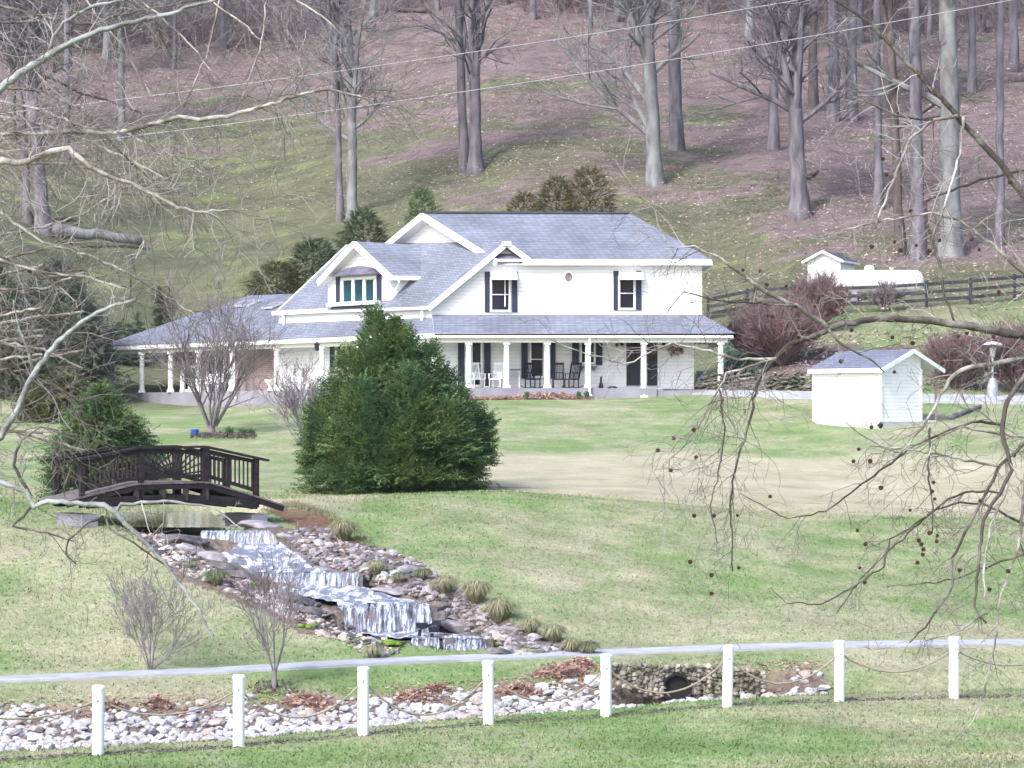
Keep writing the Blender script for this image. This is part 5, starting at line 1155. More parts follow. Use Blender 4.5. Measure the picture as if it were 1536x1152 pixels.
# upright dark branches in the far wood: variants copied
protos = []
for i in range(5):
    protos.append(bare_tree((0, 0, 0), .42 + .08 * i, 22, [9, 12, 7, 14, 10][i], [2, 3, 3, 1, 2][i], 300 + i, 'bare grey trunk in the dense wood at the top of the hill', group='dense bare wood at the top of the hill', matn=['bark', 'bark', 'bark_d', 'bark', 'bark_l'][i], lev=4, kids=(4, 4, 4), rmin=.018))
FW = [(12, 96), (60, 60), (105, 130), (140, 40), (182, 212), (215, 70), (262, 110), (300, 30), (335, 75), (372, 20), (432, 66), (470, 25), (20, 210), (100, 235), (560, 30), (610, 12), (655, 20), (760, 15), (800, 25), (840, 10), (885, 40), (925, 22), (1060, 30), (1095, 15), (1125, 60), (1165, 40), (1195, 20), (1240, 60), (1290, 70), (1310, 30), (1340, 110), (1395, 60), (1475, 50), (1520, 95), (1500, 20), (1430, 20),
      (1185, 100), (1330, 170), (1360, 20), (160, 90), (240, 20), (30, 20)]
rg = random.Random(77)
for i, (x, y) in enumerate(FW):
    p = G(x, y, 120); src = protos[i % 5]; s = rg.uniform(.8, 1.15)
    if i < 5: src.location = p; src.rotation_euler = (0, 0, rg.random() * 6); src.scale = (s, s, s); o = src
    else: o = dup(src, p, rg.random() * 6.28, s)
    reg = ('far upper left' if x < 250 else 'upper left') if x < 480 else ('upper middle' if x < 1000 else ('upper right' if x < 1280 else 'far upper right')); tn = ['slender grey', 'grey', 'dark brown', 'unforked grey', 'pale grey'][i % 5]
    o['label'] = f'{tn} bare trunk in the dense wood, {reg} of the hill'; o['group'] = f'{tn} trunks in the wood, {reg}'
# thicket brush near the top of the hill
def brush(pxs, py, n, hgt, seed, mt, nm='brush', width=1.2):
    rg = random.Random(seed); mb = MB()
    for _ in range(n):
        x = rg.uniform(*pxs); p = G(x, py + rg.uniform(-16, 16), 110)
        for k in range(3):
            d = V((rg.gauss(0, .5), rg.gauss(0, .3), 1)); grow(mb, rg, p, d, hgt * rg.uniform(.6, 1.2), .035, 2, (4, 4), .2, .02, .7, .016, 4)
    return mb.build(nm, M[mt])
tag(brush((560, 1100), 8, 80, 3.8, 1, 'twig_red', 'thicket'), 'tangled dark brush across the top of the hill in the middle', 'brush', kind='stuff')
tag(brush((-60, 460), 60, 120, 4.2, 2, 'twig', 'thicket'), 'tangled grey brush on the wooded hill at upper left', 'brush', kind='stuff')
tag(brush((1080, 1540), 40, 80, 3.6, 3, 'twig', 'thicket'), 'tangled grey brush on the wooded hill at upper right', 'brush', kind='stuff')

# evergreens
def spray(mb, rg, p, d, L, w_, droop=.25, nn=5, m=0):
    """flat feathery frond: short leaf blades either side of a drooping axis"""
    d = V(d).normalized(); side = d.cross(V((0, 0, 1)))
    if side.length < .1: side = V((1, 0, 0))
    side.normalize(); side = (side + V((0, 0, rg.gauss(0, .35)))).normalized(); pts = []
    q = V(p)
    for i in range(nn):
        t = i / nn; ww = w_ * (1 - t * .75); a = q; dd = (d + V((0, 0, -droop * t))).normalized(); q = q + dd * (L / nn)
        for s in (-1, 1):
            tip = a + dd * L / nn * 1.3 + side * s * ww + V((0, 0, -ww * .3 + rg.gauss(0, .02)))
            mb.add([a, a + dd * (L / nn) * .8, tip], [(0, 1, 2)] if s > 0 else [(1, 0, 2)], m)
    mb.add([q - d * L / nn * .5 + side * w_ * .14, q + d * L * .16, q - d * L / nn * .5 - side * w_ * .14], [(0, 1, 2)], m)
def evergreen(base, H_, prof, n, seed, label,  m='hem', name='evergreen_tree', group=None, size=.3, upturn=.15, trunk_r=.12, cat='tree', stiff=.25, lumps=26, lump=.2, leads=None):
    """prof: list of (height fraction, radius); crown of many sprays spread over clumped branches"""
    rg = random.Random(seed); base = V(base); t = empty(name, base, label, cat, group)
    mb = MB(); mb.tube([base - V((0, 0, .2)), base + V((0, 0, H_ * .5)), base + V((0, 0, H_ * .93))], [trunk_r, trunk_r * .6, .015], 8); mb.build('trunk', M['bark_d'], t)
    hs = [a for a, _ in prof]; rs_ = [b for _, b in prof]; lm = [(rg.random(), rg.uniform(0, 6.28), rg.uniform(.5, 1)) for _ in range(lumps)]
    mb = MB(); made = 0
    wts = [(interp((i + .5) / 60, hs, rs_)) ** 1.3 + .15 * max(rs_) for i in range(60)]
    while made < n:
        i = rg.choices(range(60), wts)[0]; hf = (i + rg.random()) / 60; R = interp(hf, hs, rs_); a = rg.uniform(0, 6.28)
        f = 0
        for (lh, la, lw) in lm:
            da = abs((a - la + 3.1416) % 6.2832 - 3.1416); f = max(f, lw * math.exp(-(da / .42) ** 2 - ((hf - lh) / .07) ** 2))
        R2 = R * (1 - lump * .5 + lump * 1.25 * f); rr = R2 * (1 - .55 * rg.random() ** 2.2); big_ = rg.random() < .12
        if big_: rr = R2 * rg.uniform(.98, 1.08) + rg.random() * size * .9
        z = hf * H_ ; p = base + V((math.cos(a) * rr, math.sin(a) * rr, z))
        d = V((math.cos(a) + rg.gauss(0, .35), math.sin(a) + rg.gauss(0, .35), upturn + rg.gauss(0, .3) + max(0, hf - .75) * 2.5))
        spray(mb, rg, p - d.normalized() * size * .4, d, size * rg.uniform(.7, 1.35) * (1.15 if big_ else 1), size * .36, stiff); made += 1
    for (ox, oy, lh, lr, ln) in (leads or []):
        for _ in range(ln):
            hf = 1 - rg.random() ** .62; R = lr * (1 - hf) ** .8 + .06; a = rg.uniform(0, 6.28); rr = R * (1 - .5 * rg.random() ** 2); tl_ = hf ** 1.5 * .5
            p = base + V((ox * (1 + tl_ * .4) + math.cos(a) * rr, oy + math.sin(a) * rr, lh * (.35 + .65 * hf))); d = V((math.cos(a) + ox * .35 + rg.gauss(0, .35), math.sin(a) + rg.gauss(0, .3), .35 + hf * 1.3))
            spray(mb, rg, p, d, size * rg.uniform(.7, 1.3), size * .34, stiff)
    # main limbs
    for _ in range(26):
        hf = rg.uniform(.05, .85); a = rg.uniform(0, 6.28); R = interp(hf, hs, rs_) * .85; z = hf * H_
        mb.tube([base + V((0, 0, z * .9)), base + V((math.cos(a) * R * .6, math.sin(a) * R * .6, z)), base + V((math.cos(a) * R, math.sin(a) * R, z + .15))], [.035, .022, .008], 3, 1, False)
    mb.build('crown', [M[m], M['bark_d']], t); return t
p = P(590, 748, 64.5); p.z = hz(p.x, p.y); sc = F_PX / p.y
Hh = (748 - 472) / sc
LD = [(x_ / sc, y_, h_ / sc, r_ / sc, n_) for x_, y_, h_, r_, n_ in ((-28, 0, 284, 44, 1700), (-8, .6, 262, 45, 900), (14, -.3, 252, 36, 800), (46, 0, 226, 40, 1100), (66, .4, 190, 38, 900), (84, -.3, 158, 38, 900), (100, 0, 134, 34, 900), (116, .2, 118, 26, 600), (88, -.3, 70, 40, 900), (-95, -.2, 80, 42, 900), (-60, -1.2, 60, 60, 700), (40, -1.3, 60, 60, 700), (0, -1.5, 80, 60, 700), (-60, -.2, 222, 40, 1100), (-84, .3, 176, 38, 900), (-100, -.3, 135, 34, 800), (20, -1.3, 190, 60, 1100), (-40, -1.3, 170, 60, 1100), (70, -1.2, 140, 55, 900))]
evergreen(p + V((0, 1.0, 0)), Hh * .97, [(0, 116 / sc), (.06, 120 / sc), (.18, 118 / sc), (.32, 112 / sc), (.45, 98 / sc), (.56, 78 / sc), (.66, 58 / sc), (.75, 42 / sc), (.84, 27 / sc), (.92, 16 / sc), (1, 3 / sc)], 9500, 5, 'large broad dark green hemlock in front of the house centre', 'hem', size=.30, upturn=.2, trunk_r=.14, lump=.40, lumps=40, leads=LD, stiff=.4)
p = P(150, 0, 60); p.z = hz(p.x, p.y); sc = F_PX / 62
evergreen(p, 168 / sc, [(0, 72 / sc), (.2, 84 / sc), (.45, 76 / sc), (.7, 50 / sc), (.88, 24 / sc), (1, 4 / sc)], 6500, 6, 'bushy green evergreen growing behind the footbridge', 'hem', size=.25, upturn=.2, lump=.3)
p = P(225, 0, 63); p.z = hz(p.x, p.y)
evergreen(p, 1.3, [(0, .35), (.4, .3), (1, .03)], 420, 16, 'small seedling evergreen right of the bushy one behind the footbridge', 'pine', size=.2, upturn=.4, cat='shrub', name='evergreen_shrub')
for i, (x, y, hp, wp, d, n, m, lab) in enumerate([
    (88, 630, 238, 88, 124, 4600, 'pine_bl', 'large blue green evergreen in the dark group left of the house'),
    (-20, 630, 250, 75, 122, 3400, 'pine', 'tall dark evergreen at the left edge beside the blue green one'),
    (92, 636, 74, 62, 104, 2600, 'pine_ol', 'low wide olive yew in front of the dark evergreens at left'),
    (196, 600, 110, 22, 136, 900, 'pine', 'narrow dark evergreen behind the left tip of the porch roof'),
    (176, 600, 118, 24, 137, 900, 'pine', 'narrow dark evergreen at the far left of the porch roof tip'),
    (10, 560, 130, 60, 118, 1500, 'pine', 'dark evergreen rising behind the tall one at the left edge')]):
    p = P(x, y, d); p.z = hz(p.x, p.y); sc = F_PX / d; top = (HOR - (y - hp)) / sc; h = top - p.z
    evergreen(p, h, [(0, wp * .8 / sc), (.15, wp / sc), (.45, wp * .9 / sc), (.75, wp * .55 / sc), (.92, wp * .25 / sc), (1, .05)], n, 30 + i, lab, m, size=.5 if wp > 50 else .38, trunk_r=.12, lump=.3)
def up_to(x, ytop, ybase_px, wp, d, n, m, lab, seed, prof=None, size=.42, cat='tree', name='evergreen_tree', group=None):
    p = P(x, 0, d); p.z = hz(p.x, p.y); sc = F_PX / d; h = (HOR - ytop) / sc - p.z
    prof = prof or [(0, .8), (.2, 1), (.5, .85), (.8, .45), (1, .05)]
    return evergreen(p, h, [(a, b * wp / sc) for a, b in prof], n, seed, lab, m, size=size, cat=cat, name=name, group=group, lump=.28)
arb = [(0, .8), (.25, 1), (.6, .85), (.85, .5), (1, .05)]
up_to(240, 427, 0, 10, 138, 900, 'pine', 'taller of two narrow arborvitae above the left porch roof', 50, arb, .3)
up_to(254, 430, 0, 9, 139, 800, 'pine', 'shorter right one of two narrow arborvitae above the left porch roof', 51, arb, .3)
up_to(207, 468, 0, 10, 137, 500, 'pine', 'small arborvitae left of the narrow pair above the porch roof', 52, arb, .3)
DM = [(0, 1), (.4, 1), (.65, .97), (.85, .75), (.95, .5), (1, .2)]
up_to(415, 392, 0, 50, 141, 4200, 'pine_ol', 'leftmost of the evergreens behind the left wing roof, olive green and low', 53, DM, .36)
up_to(470, 357, 0, 44, 142, 3600, 'pine', 'dark rounded evergreen in the middle of the row behind the left wing roof', 54, DM, .36)
up_to(545, 312, 0, 40, 143, 3400, 'pine', 'tallest evergreen behind the dormer roof', 55, DM, .36)
up_to(634, 283, 0, 28, 143, 2600, 'hem', 'dark green evergreen poking up behind the roof peak', 56, DM, .34)
up_to(885, 250, 0, 46, 138, 6000, 'pine_br', 'bronze brown rounded evergreen behind the main roof ridge', 57, DM, .32)
up_to(835, 264, 0, 38, 139, 4500, 'pine_ol', 'green rounded evergreen left of the bronze one behind the ridge', 58, DM, .32)
up_to(785, 288, 0, 36, 140, 3500, 'pine_br', 'low bronze shrub left of the green rounded one behind the ridge', 59, DM, .3, 'shrub', 'evergreen_shrub')

# bare shrubs
def twig_shrub(base, H_, W_, n, seed, label, m='twig', name='bare_shrub', lev=3, kids=(5, 4, 3), r=.018, spread=.45, vase=.55, cat='shrub', group=None, k=4, trunk=None, rmin=.0035, up=.10, wob=.10):
    rg = random.Random(seed); t = empty(name, base, label, cat, group); b = V(base)
    mb = MB()
    if trunk: 
        mb.tube([b - V((0, 0, .1)), b + V((0, 0, trunk[1]))], [trunk[0] * 1.2, trunk[0]], 9); mb.build('trunk', M[m], t); mb = MB(); b = b + V((0, 0, trunk[1] * .9))
    for i in range(n):
        a = 6.28 * i / n + rg.random(); sp = vase * W_ / H_ * rg.uniform(.15, 1.2)
        d = V((math.cos(a) * sp, math.sin(a) * sp, 1)); grow(mb, rg, b + V((math.cos(a), math.sin(a), 0)) * W_ * .03, d, H_ * rg.uniform(.6, .9), r * rg.uniform(.6, 1.1), lev, kids, wob, up, spread, rmin, k)
    mb.build('branches', M[m], t); return t
p = G(226, 1004); twig_shrub(p, 1.35, 1.5, 10, 1, 'round bare twiggy shrub on the bank just above the path at left', 'twig', kids=(6, 4, 3), r=.014, rmin=.0034, vase=1.0)
p = G(412, 1034); twig_shrub(p, 1.45, .8, 8, 2, 'slender bare upright shrub in a mulch ring between the path and the second post', 'twig', kids=(5, 4, 3), r=.02, vase=.7, trunk=(.035, .3), rmin=.004)
mb = MB(); rr = random.Random(2)
for _ in range(260):
    a = rr.random() * 6.28; q = rr.random() ** .5; x, y = p.x + math.cos(a) * q * .42, p.y + math.sin(a) * q * .42; c = V((x, y, hz(x, y) + .02 + .03 * (1 - q))); e = rvec(rr, .02); mb.add([c - e, c + rvec(rr, .02), c + e], [(0, 1, 2)])
tag(mb.build('mulch_ring', M['bark_d'], origin=p), 'dark mulch ring around the slender shrub by the path', 'mulch', kind='stuff')
p = G(318, 651, 60); sc = F_PX / p.y; twig_shrub(p, 165 / sc, 200 / sc, 11, 3, 'vase shaped bare tree with reddish twig tips in a mulch bed before the left porch', 'twig', name='bare_tree', kids=(6, 5, 4), r=.075, spread=.5, vase=.85, cat='tree', trunk=(.13, .35), k=6, rmin=.008, up=.06)
twig_shrub(p + V((0, 0, 1.6)), 120 / sc, 150 / sc, 1, 33, 'x', 'twig_red') if False else None
p = G(462, 672, 60); sc = F_PX / p.y; twig_shrub(p, 105 / sc, 120 / sc, 18, 4, 'pale lavender bare shrub leaning out on the left side of the big hemlock', 'twig', kids=(5, 4, 3), r=.02, vase=1.0, rmin=.007)
for i, (x, y, hp, wp, n, lab, m) in enumerate([
    (1175, 550, 72, 105, 70, 'large purple brown bare shrub right of the porch end', 'twig_red'),
    (1135, 545, 62, 70, 50, 'purple brown bare shrub nearest the porch end column', 'twig_red'),
    (1228, 498, 60, 66, 60, 'rounded reddish bare shrub uphill in front of the black fence', 'twig_red'),
    (1440, 585, 62, 95, 70, 'wide purplish bare thicket left of the patio heater', 'twig_red'),
    (1525, 590, 72, 90, 60, 'dense purplish bare thicket right of the patio heater', 'twig_red'),
    (1325, 466, 34, 50, 10, 'thin grey bare shrub in front of the gas tank', 'twig')]):
    p = G(x, y, 90); sc = F_PX / p.y; twig_shrub(p, hp / sc, wp / sc, n, 60 + i, lab, m, kids=(7, 6, 3), r=.026, vase=.8, rmin=.0085)
# mulch bed, pot and bulbs
mb = MB(); rr = random.Random(3)
for _ in range(900):
    x, y = rr.uniform(286, 384), rr.uniform(651, 658); p = G(x, y, 60); p.z += rr.random() * .07; e = rvec(rr, .04); mb.add([p - e, p + rvec(rr, .04), p + e], [(0, 1, 2)])
tag(mb.build('mulch_bed', M['bark_d'], origin=G(330, 655, 60)), 'dark mulch bed under the vase shaped bare tree', 'mulch', kind='stuff')
q = G(292, 653, 60); sc = F_PX / q.y; mb = MB(); mb.lathe(q, [(4.5 / sc, 0), (6 / sc, 5 / sc), (6.6 / sc, 9 / sc), (5.8 / sc, 9 / sc)], 14); tag(mb.build('flower_pot', M['blue'], origin=q), 'bright blue flower pot at the left end of the mulch bed', 'pot')
def tuft(p, h, n, seed, label, m='clump', name='grass_clump', spread=.8, w_=.02, cat='plant', group=None, bend=.8):
    rg = random.Random(seed); mb = MB(); p = V(p)
    for _ in range(n):
        a = rg.random() * 6.28; s = rg.uniform(.05, 1) ** .6 * spread; d = V((math.cos(a), math.sin(a), 0)); L = h * rg.uniform(.7, 1.1); side = V((-d.y, d.x, 0)) * w_ * rg.uniform(.5, 1)
        q0 = p + d * s * h * .25; q1 = q0 + d * s * L * .45 + V((0, 0, L * (1 - .3 * s))); q2 = q1 + d * s * L * .5 * bend + V((0, 0, -L * .45 * s * bend + L * .12 * (1 - s)))
        mb.add([q0 - side, q0 + side, q1 + side * .8, q1 - side * .8, q2], [(0, 1, 2, 3), (3, 2, 4)])
    return tag(mb.build(name, M[m], origin=p), label, cat, group)
for x, h, lab in ((344, .45, 'left daffodil clump in the mulch bed'), (364, .38, 'middle daffodil clump in the mulch bed'), (377, .36, 'right daffodil clump in the mulch bed')): tuft(G(x, 652, 60), h * .8, 60, x, 'green ' + lab, 'greenleaf', 'bulb_foliage', 1.1, .022, bend=.3)
CL = [(515, 812, 52, 'large straw coloured mounded clump on the bare red clay'), (566, 864, 34, 'small straw clump among pale stones right of the middle fall'), (598, 876, 26, 'low greenish clump among pale stones above the long ledge'), (634, 872, 30, 'green and tan clump near the top of the right bank row'), (668, 892, 46, 'mounded straw clump next below the green and tan one'), (715, 908, 56, 'largest green and straw mound midway down the right bank'), (749, 937, 62, 'broad straw mound below the midway one on the right bank'), (795, 954, 42, 'darker mound with red leaves at its foot on the right bank'), (831, 965, 44, 'green tinged mound second from the bottom of the right bank'), (858, 981, 38, 'pale straw mound near the path'), (884, 984, 36, 'dark green mound at the bottom of the right bank row beside the path'), (324, 880, 42, 'green tan clump on the left bank near the middle fall'), (283, 856, 20, 'small clump left of the upper rapids'), (560, 990, 36, 'tan clump on the left bank close to the path')]
for i, (x, y, w_, lab) in enumerate(CL):
    p = G(x, y - 2); h = w_ / F_PX * p.y * .62; tuft(p, h, 620, i + 200, lab, 'clump_g' if x in (884, 324, 634, 598) else 'clump', spread=1.0, w_=.008, group=None, bend=1.0)
for i, (x, y, w_, h, lab) in enumerate([(462, 1064, 76, .22, 'rust red heap of dry fronds between the second and third posts'), (238, 1066, 34, .16, 'small rust heap of dry fronds behind the rope left of the second post'), (172, 1068, 30, .14, 'small rust heap of dry fronds right of the leftmost post'), (625, 1056, 60, .16, 'rust red dry fronds right of the third post'), (655, 1042, 34, .13, 'dark rust tuft on the creek bank left of the fourth post'), (840, 1022, 90, .26, 'large heap of rust pink fronds left of the fifth post'), (775, 1046, 60, .2, 'rust pink fronds right of the fourth post'), (870, 1008, 50, .2, 'rust fronds spilling down beside the culvert wall')]):
    p = G(x, y - 6); sc = F_PX / p.y; rr = random.Random(i); mb = MB()
    for _ in range(700):
        a = rr.random() * 6.28; q = rr.random() ** .5 * w_ / 2 / sc; xx, yy = p.x + math.cos(a) * q, p.y + math.sin(a) * q * .45; c = V((xx, yy, hz(xx, yy) + h * (1 - (q / (w_ / 2 / sc)) ** 2) * rr.random())); e = rvec(rr, .05); e.z *= .5; f = rvec(rr, .012); mb.add([c - e - f, c - e + f, c + e], [(0, 1, 2)])
    tag(mb.build('dry_fern_heap', M['rust'], origin=p), lab, 'dry plants')
# leaf litter: on the hill, round the creek, beside the porch
def litter(name, reg, n, size, label, m='leaf', seed=1, test=None, lift=.02):
    rs = np.random.RandomState(seed); px = rs.uniform(reg[0], reg[1], n); d = rs.uniform(reg[2], reg[3], n)
    if reg[3] < 50: d = d + (np.clip(px, -100, 1700) - 790) / 1284 * 5.3
    X = (px - CX) / F_PX * d; Z = H(X, d)
    if test is not None: ok = test(px, HOR - F_PX * Z / d, rs); px, d, X, Z = px[ok], d[ok], X[ok], Z[ok]
    n = len(X); c = np.stack([X, d, Z + lift], -1)[:, None, :]; v = c + rs.normal(0, size, (n, 3, 3)) * np.array([1, 1, .45]); me = bpy.data.meshes.new(name)
    me.from_pydata(v.reshape(-1, 3).tolist(), [], np.arange(3 * n).reshape(n, 3).tolist()); me.materials.append(M[m]); o = bpy.data.objects.new(name, me); col.objects.link(o); return tag(o, label, 'leaves', kind='stuff')
litter('leaf_litter', (-40, 1580, 120, 235), 60000, .075, 'dry pinkish leaves scattered over the wooded hillside', seed=4, lift=.3, test=lambda x, y, r: (y < np.interp(x, [0, 500, 700, 1000, 1120, 1536], [300, 330, 360, 380, 520, 520])))
litter('leaf_litter', (-60, 1220, 39.7, 40.6), 1500, .035, 'rust coloured dead leaves along the far bank of the dry creek', 'rust', 5)
litter('leaf_litter', (-60, 1600, 36.75, 37.15), 2600, .025, 'brown leaf fragments along the foot of the rope fence', 'bark_d', 6, lift=.01)
litter('leaf_litter', (700, 1240, 40.0, 40.7), 450, .035, 'fallen red brown leaves before the culvert wall', 'rust', 7)
litter('leaf_litter', (1080, 1560, 103, 118), 5000, .09, 'fallen leaves covering the bank behind the garden path', 'leaf', 8, lift=.05)
mb = MB(); rr = random.Random(9)
for _ in range(1500):
    x = rr.choice([rr.gauss(740, 16), rr.gauss(820, 32), rr.uniform(700, 890)]); q = P(x, 0, 107.6 + rr.random() * .5); q.z = hz(q.x, q.y) + rr.random() * .22 * math.exp(-((x - 820) / 50) ** 2) + .03; e = rvec(rr, .07); mb.add([q - e, q + rvec(rr, .05), q + e], [(0, 1, 2)])
tag(mb.build('leaf_bed', M['rust'], origin=P(800, 590, 107.9)), 'rusty leaves drifted in the flower bed along the porch edge', 'leaves', kind='stuff')
for x in (790, 868, 880): tuft(V((P(x, 0, 107.7).x, 107.7, hz(P(x, 0, 107.7).x, 107.7))), .35, 80, x, {790: 'green clump at the porch edge below the black rockers', 868: 'green clump at the porch edge left of the fifth column', 880: 'green clump at the foot of the porch downspout'}[x], 'greenleaf', 'bulb_foliage', .6, .025, bend=.3)
# ground cover + dry stone wall by the garden path
gw = empty('garden_wall', G(1150, 588, 90), 'low dark dry stone wall with leaves on it behind the garden path', 'wall'); mb = MB(); rr = random.Random(11)
for x in np.arange(1050, 1225, 5.5):
    b = G(x, 589, 98) + V((0, rr.gauss(0, .1), rr.gauss(0, .06)))
    for k in range(rr.choice((4, 5, 5))): 
        s = rr.uniform(.10, .17); rock_to(mb, small[rr.randrange(4)], b + V((rr.gauss(0, .05), .3 + k * .09, .1 + k * .18)), (s * 1.5, s * 1.2, s * .8), Euler((0, rr.gauss(0, .2), rr.gauss(0, .3))))
mb.build('stones', M['stone_moss'], gw)
rs = np.random.RandomState(4)
mb = MB(); rr = random.Random(12)
for _ in range(4200):
    x, y = rr.uniform(1088, 1145), rr.uniform(497, 566); p = G(x, y, 98); p.z += rr.random() * .25; e = rvec(rr, .09); mb.add([p - e, p + rvec(rr, .08), p + e], [(0, 1, 2)])
tag(mb.build('ground_ivy', M['cover'], origin=G(1115, 540, 98)), 'grey green ground cover on the bank beyond the porch end', 'ground cover', kind='stuff')
for i, (x, y, r_) in enumerate([(1196, 586, 11), (1168, 584, 12)]):
    p = G(x, y, 98); evergreen(p, .7, [(0, .4), (.5, .42), (1, .1)], 380, 90 + i, ['dark clipped evergreen mound against the left wall of the lone shed', 'dark clipped evergreen mound left of the other one by the stone wall'][i], 'pine', size=.22, cat='shrub', name='evergreen_shrub')
# blue folding chair beyond the porch
q = V((P(1054, 0, 112).x, 112.3, hz(4.5, 112.3) + .15)); t = empty('folding_chair', q, 'blue folding chair at the right end of the porch wall', 'chair')
mb = MB(); mb.box(q + V((0, 0, .45)), (.5, .45, .04)); mb.build('seat', M['blue2'], t); mb = MB(); mb.bar(q + V((0, .22, .5)), q + V((0, .36, 1.0)), .48, .03, up=V((0, 1, 0))); mb.build('backrest', M['blue2'], t)
for x in (-.22, .22):
    for y in (-.2, .2): mb = MB(); mb.bar(q + V((x, y, 0)), q + V((x, -y * .6, .5)), .03, .03); mb.build('leg', M['steel'], t)
# logs
def log(a, b, r0, r1, label, m='bark_l', stubs=3, seed=1):
    rg = random.Random(seed); n = 10; pts = [a.lerp(b, i / n) + rvec(rg, r0 * .12) for i in range(n + 1)]; mb = MB(); mb.tube(pts, [r0 + (r1 - r0) * i / n for i in range(n + 1)], 12)
    o = mb.build('fallen_log', M[m], origin=a, smooth=True); tag(o, label, 'log'); return o
a, b = G(78, 352, 100), G(212, 371, 100); log(a + V((0, 0, .4)), b + V((0, 0, .4)), .42, .30, 'pale grey sawn log lying on the hillside at left')
a, b = G(72, 345, 100), G(112, 340, 100); log(a + V((0, 0, .5)), b + V((0, 0, .6)), .28, .16, 'broken dark stub of wood above the pale log', 'bark_d', seed=2)
a, b = G(1046, 278, 100), G(1168, 272, 100); log(a + V((0, 0, .15)), b + V((0, 0, .2)), .11, .2, 'long thin dark fallen trunk on the slope left of the stout tree', 'bark_d', seed=3)
a, b = G(1210, 270, 100), G(1226, 262, 100); log(a + V((0, 0, .2)), b + V((0, 0, .2)), .2, .1, 'short dark end of fallen wood right of the stout tree', 'bark_d', seed=4)
a, b = G(1425, 629, 60), G(1470, 612, 60); log(a + V((0, 0, .06)), b + V((0, 0, .08)), .1, .07, 'short pale branch lying on the lawn right of the lone shed', 'bark_l', seed=5)
a, b = G(560, 14, 100), G(640, 20, 100); log(a + V((0, 0, .2)), b + V((0, 0, .2)), .3, .2, 'dark fallen trunk at the top of the hill in the middle', 'bark_d', seed=6)
a, b = G(1515, 128, 100), G(1580, 120, 100); log(a + V((0, 0, .3)), b + V((0, 0, .3)), .35, .3, 'dark fallen trunk at the right edge high in the wood', 'bark_d', seed=7)
# power lines
for (x0, y0, x1, y1, lab) in ((-40, 232, 1580, -12, 'pale overhead cable, the lower of the two crossing the hill'), (-40, 175, 1580, -70, 'pale overhead cable, the upper of the two crossing the hill')):
    a, b = P(x0, y0, 118), P(x1, y1, 124); pts = [a.lerp(b, t / 24) - V((0, 0, .55 * (1 - (2 * t / 24 - 1) ** 2))) for t in range(25)]; mb = MB(); mb.tube(pts, [.017] * 25, 5); tag(mb.build('power_cable', M['wire'], origin=a), lab, 'cable')

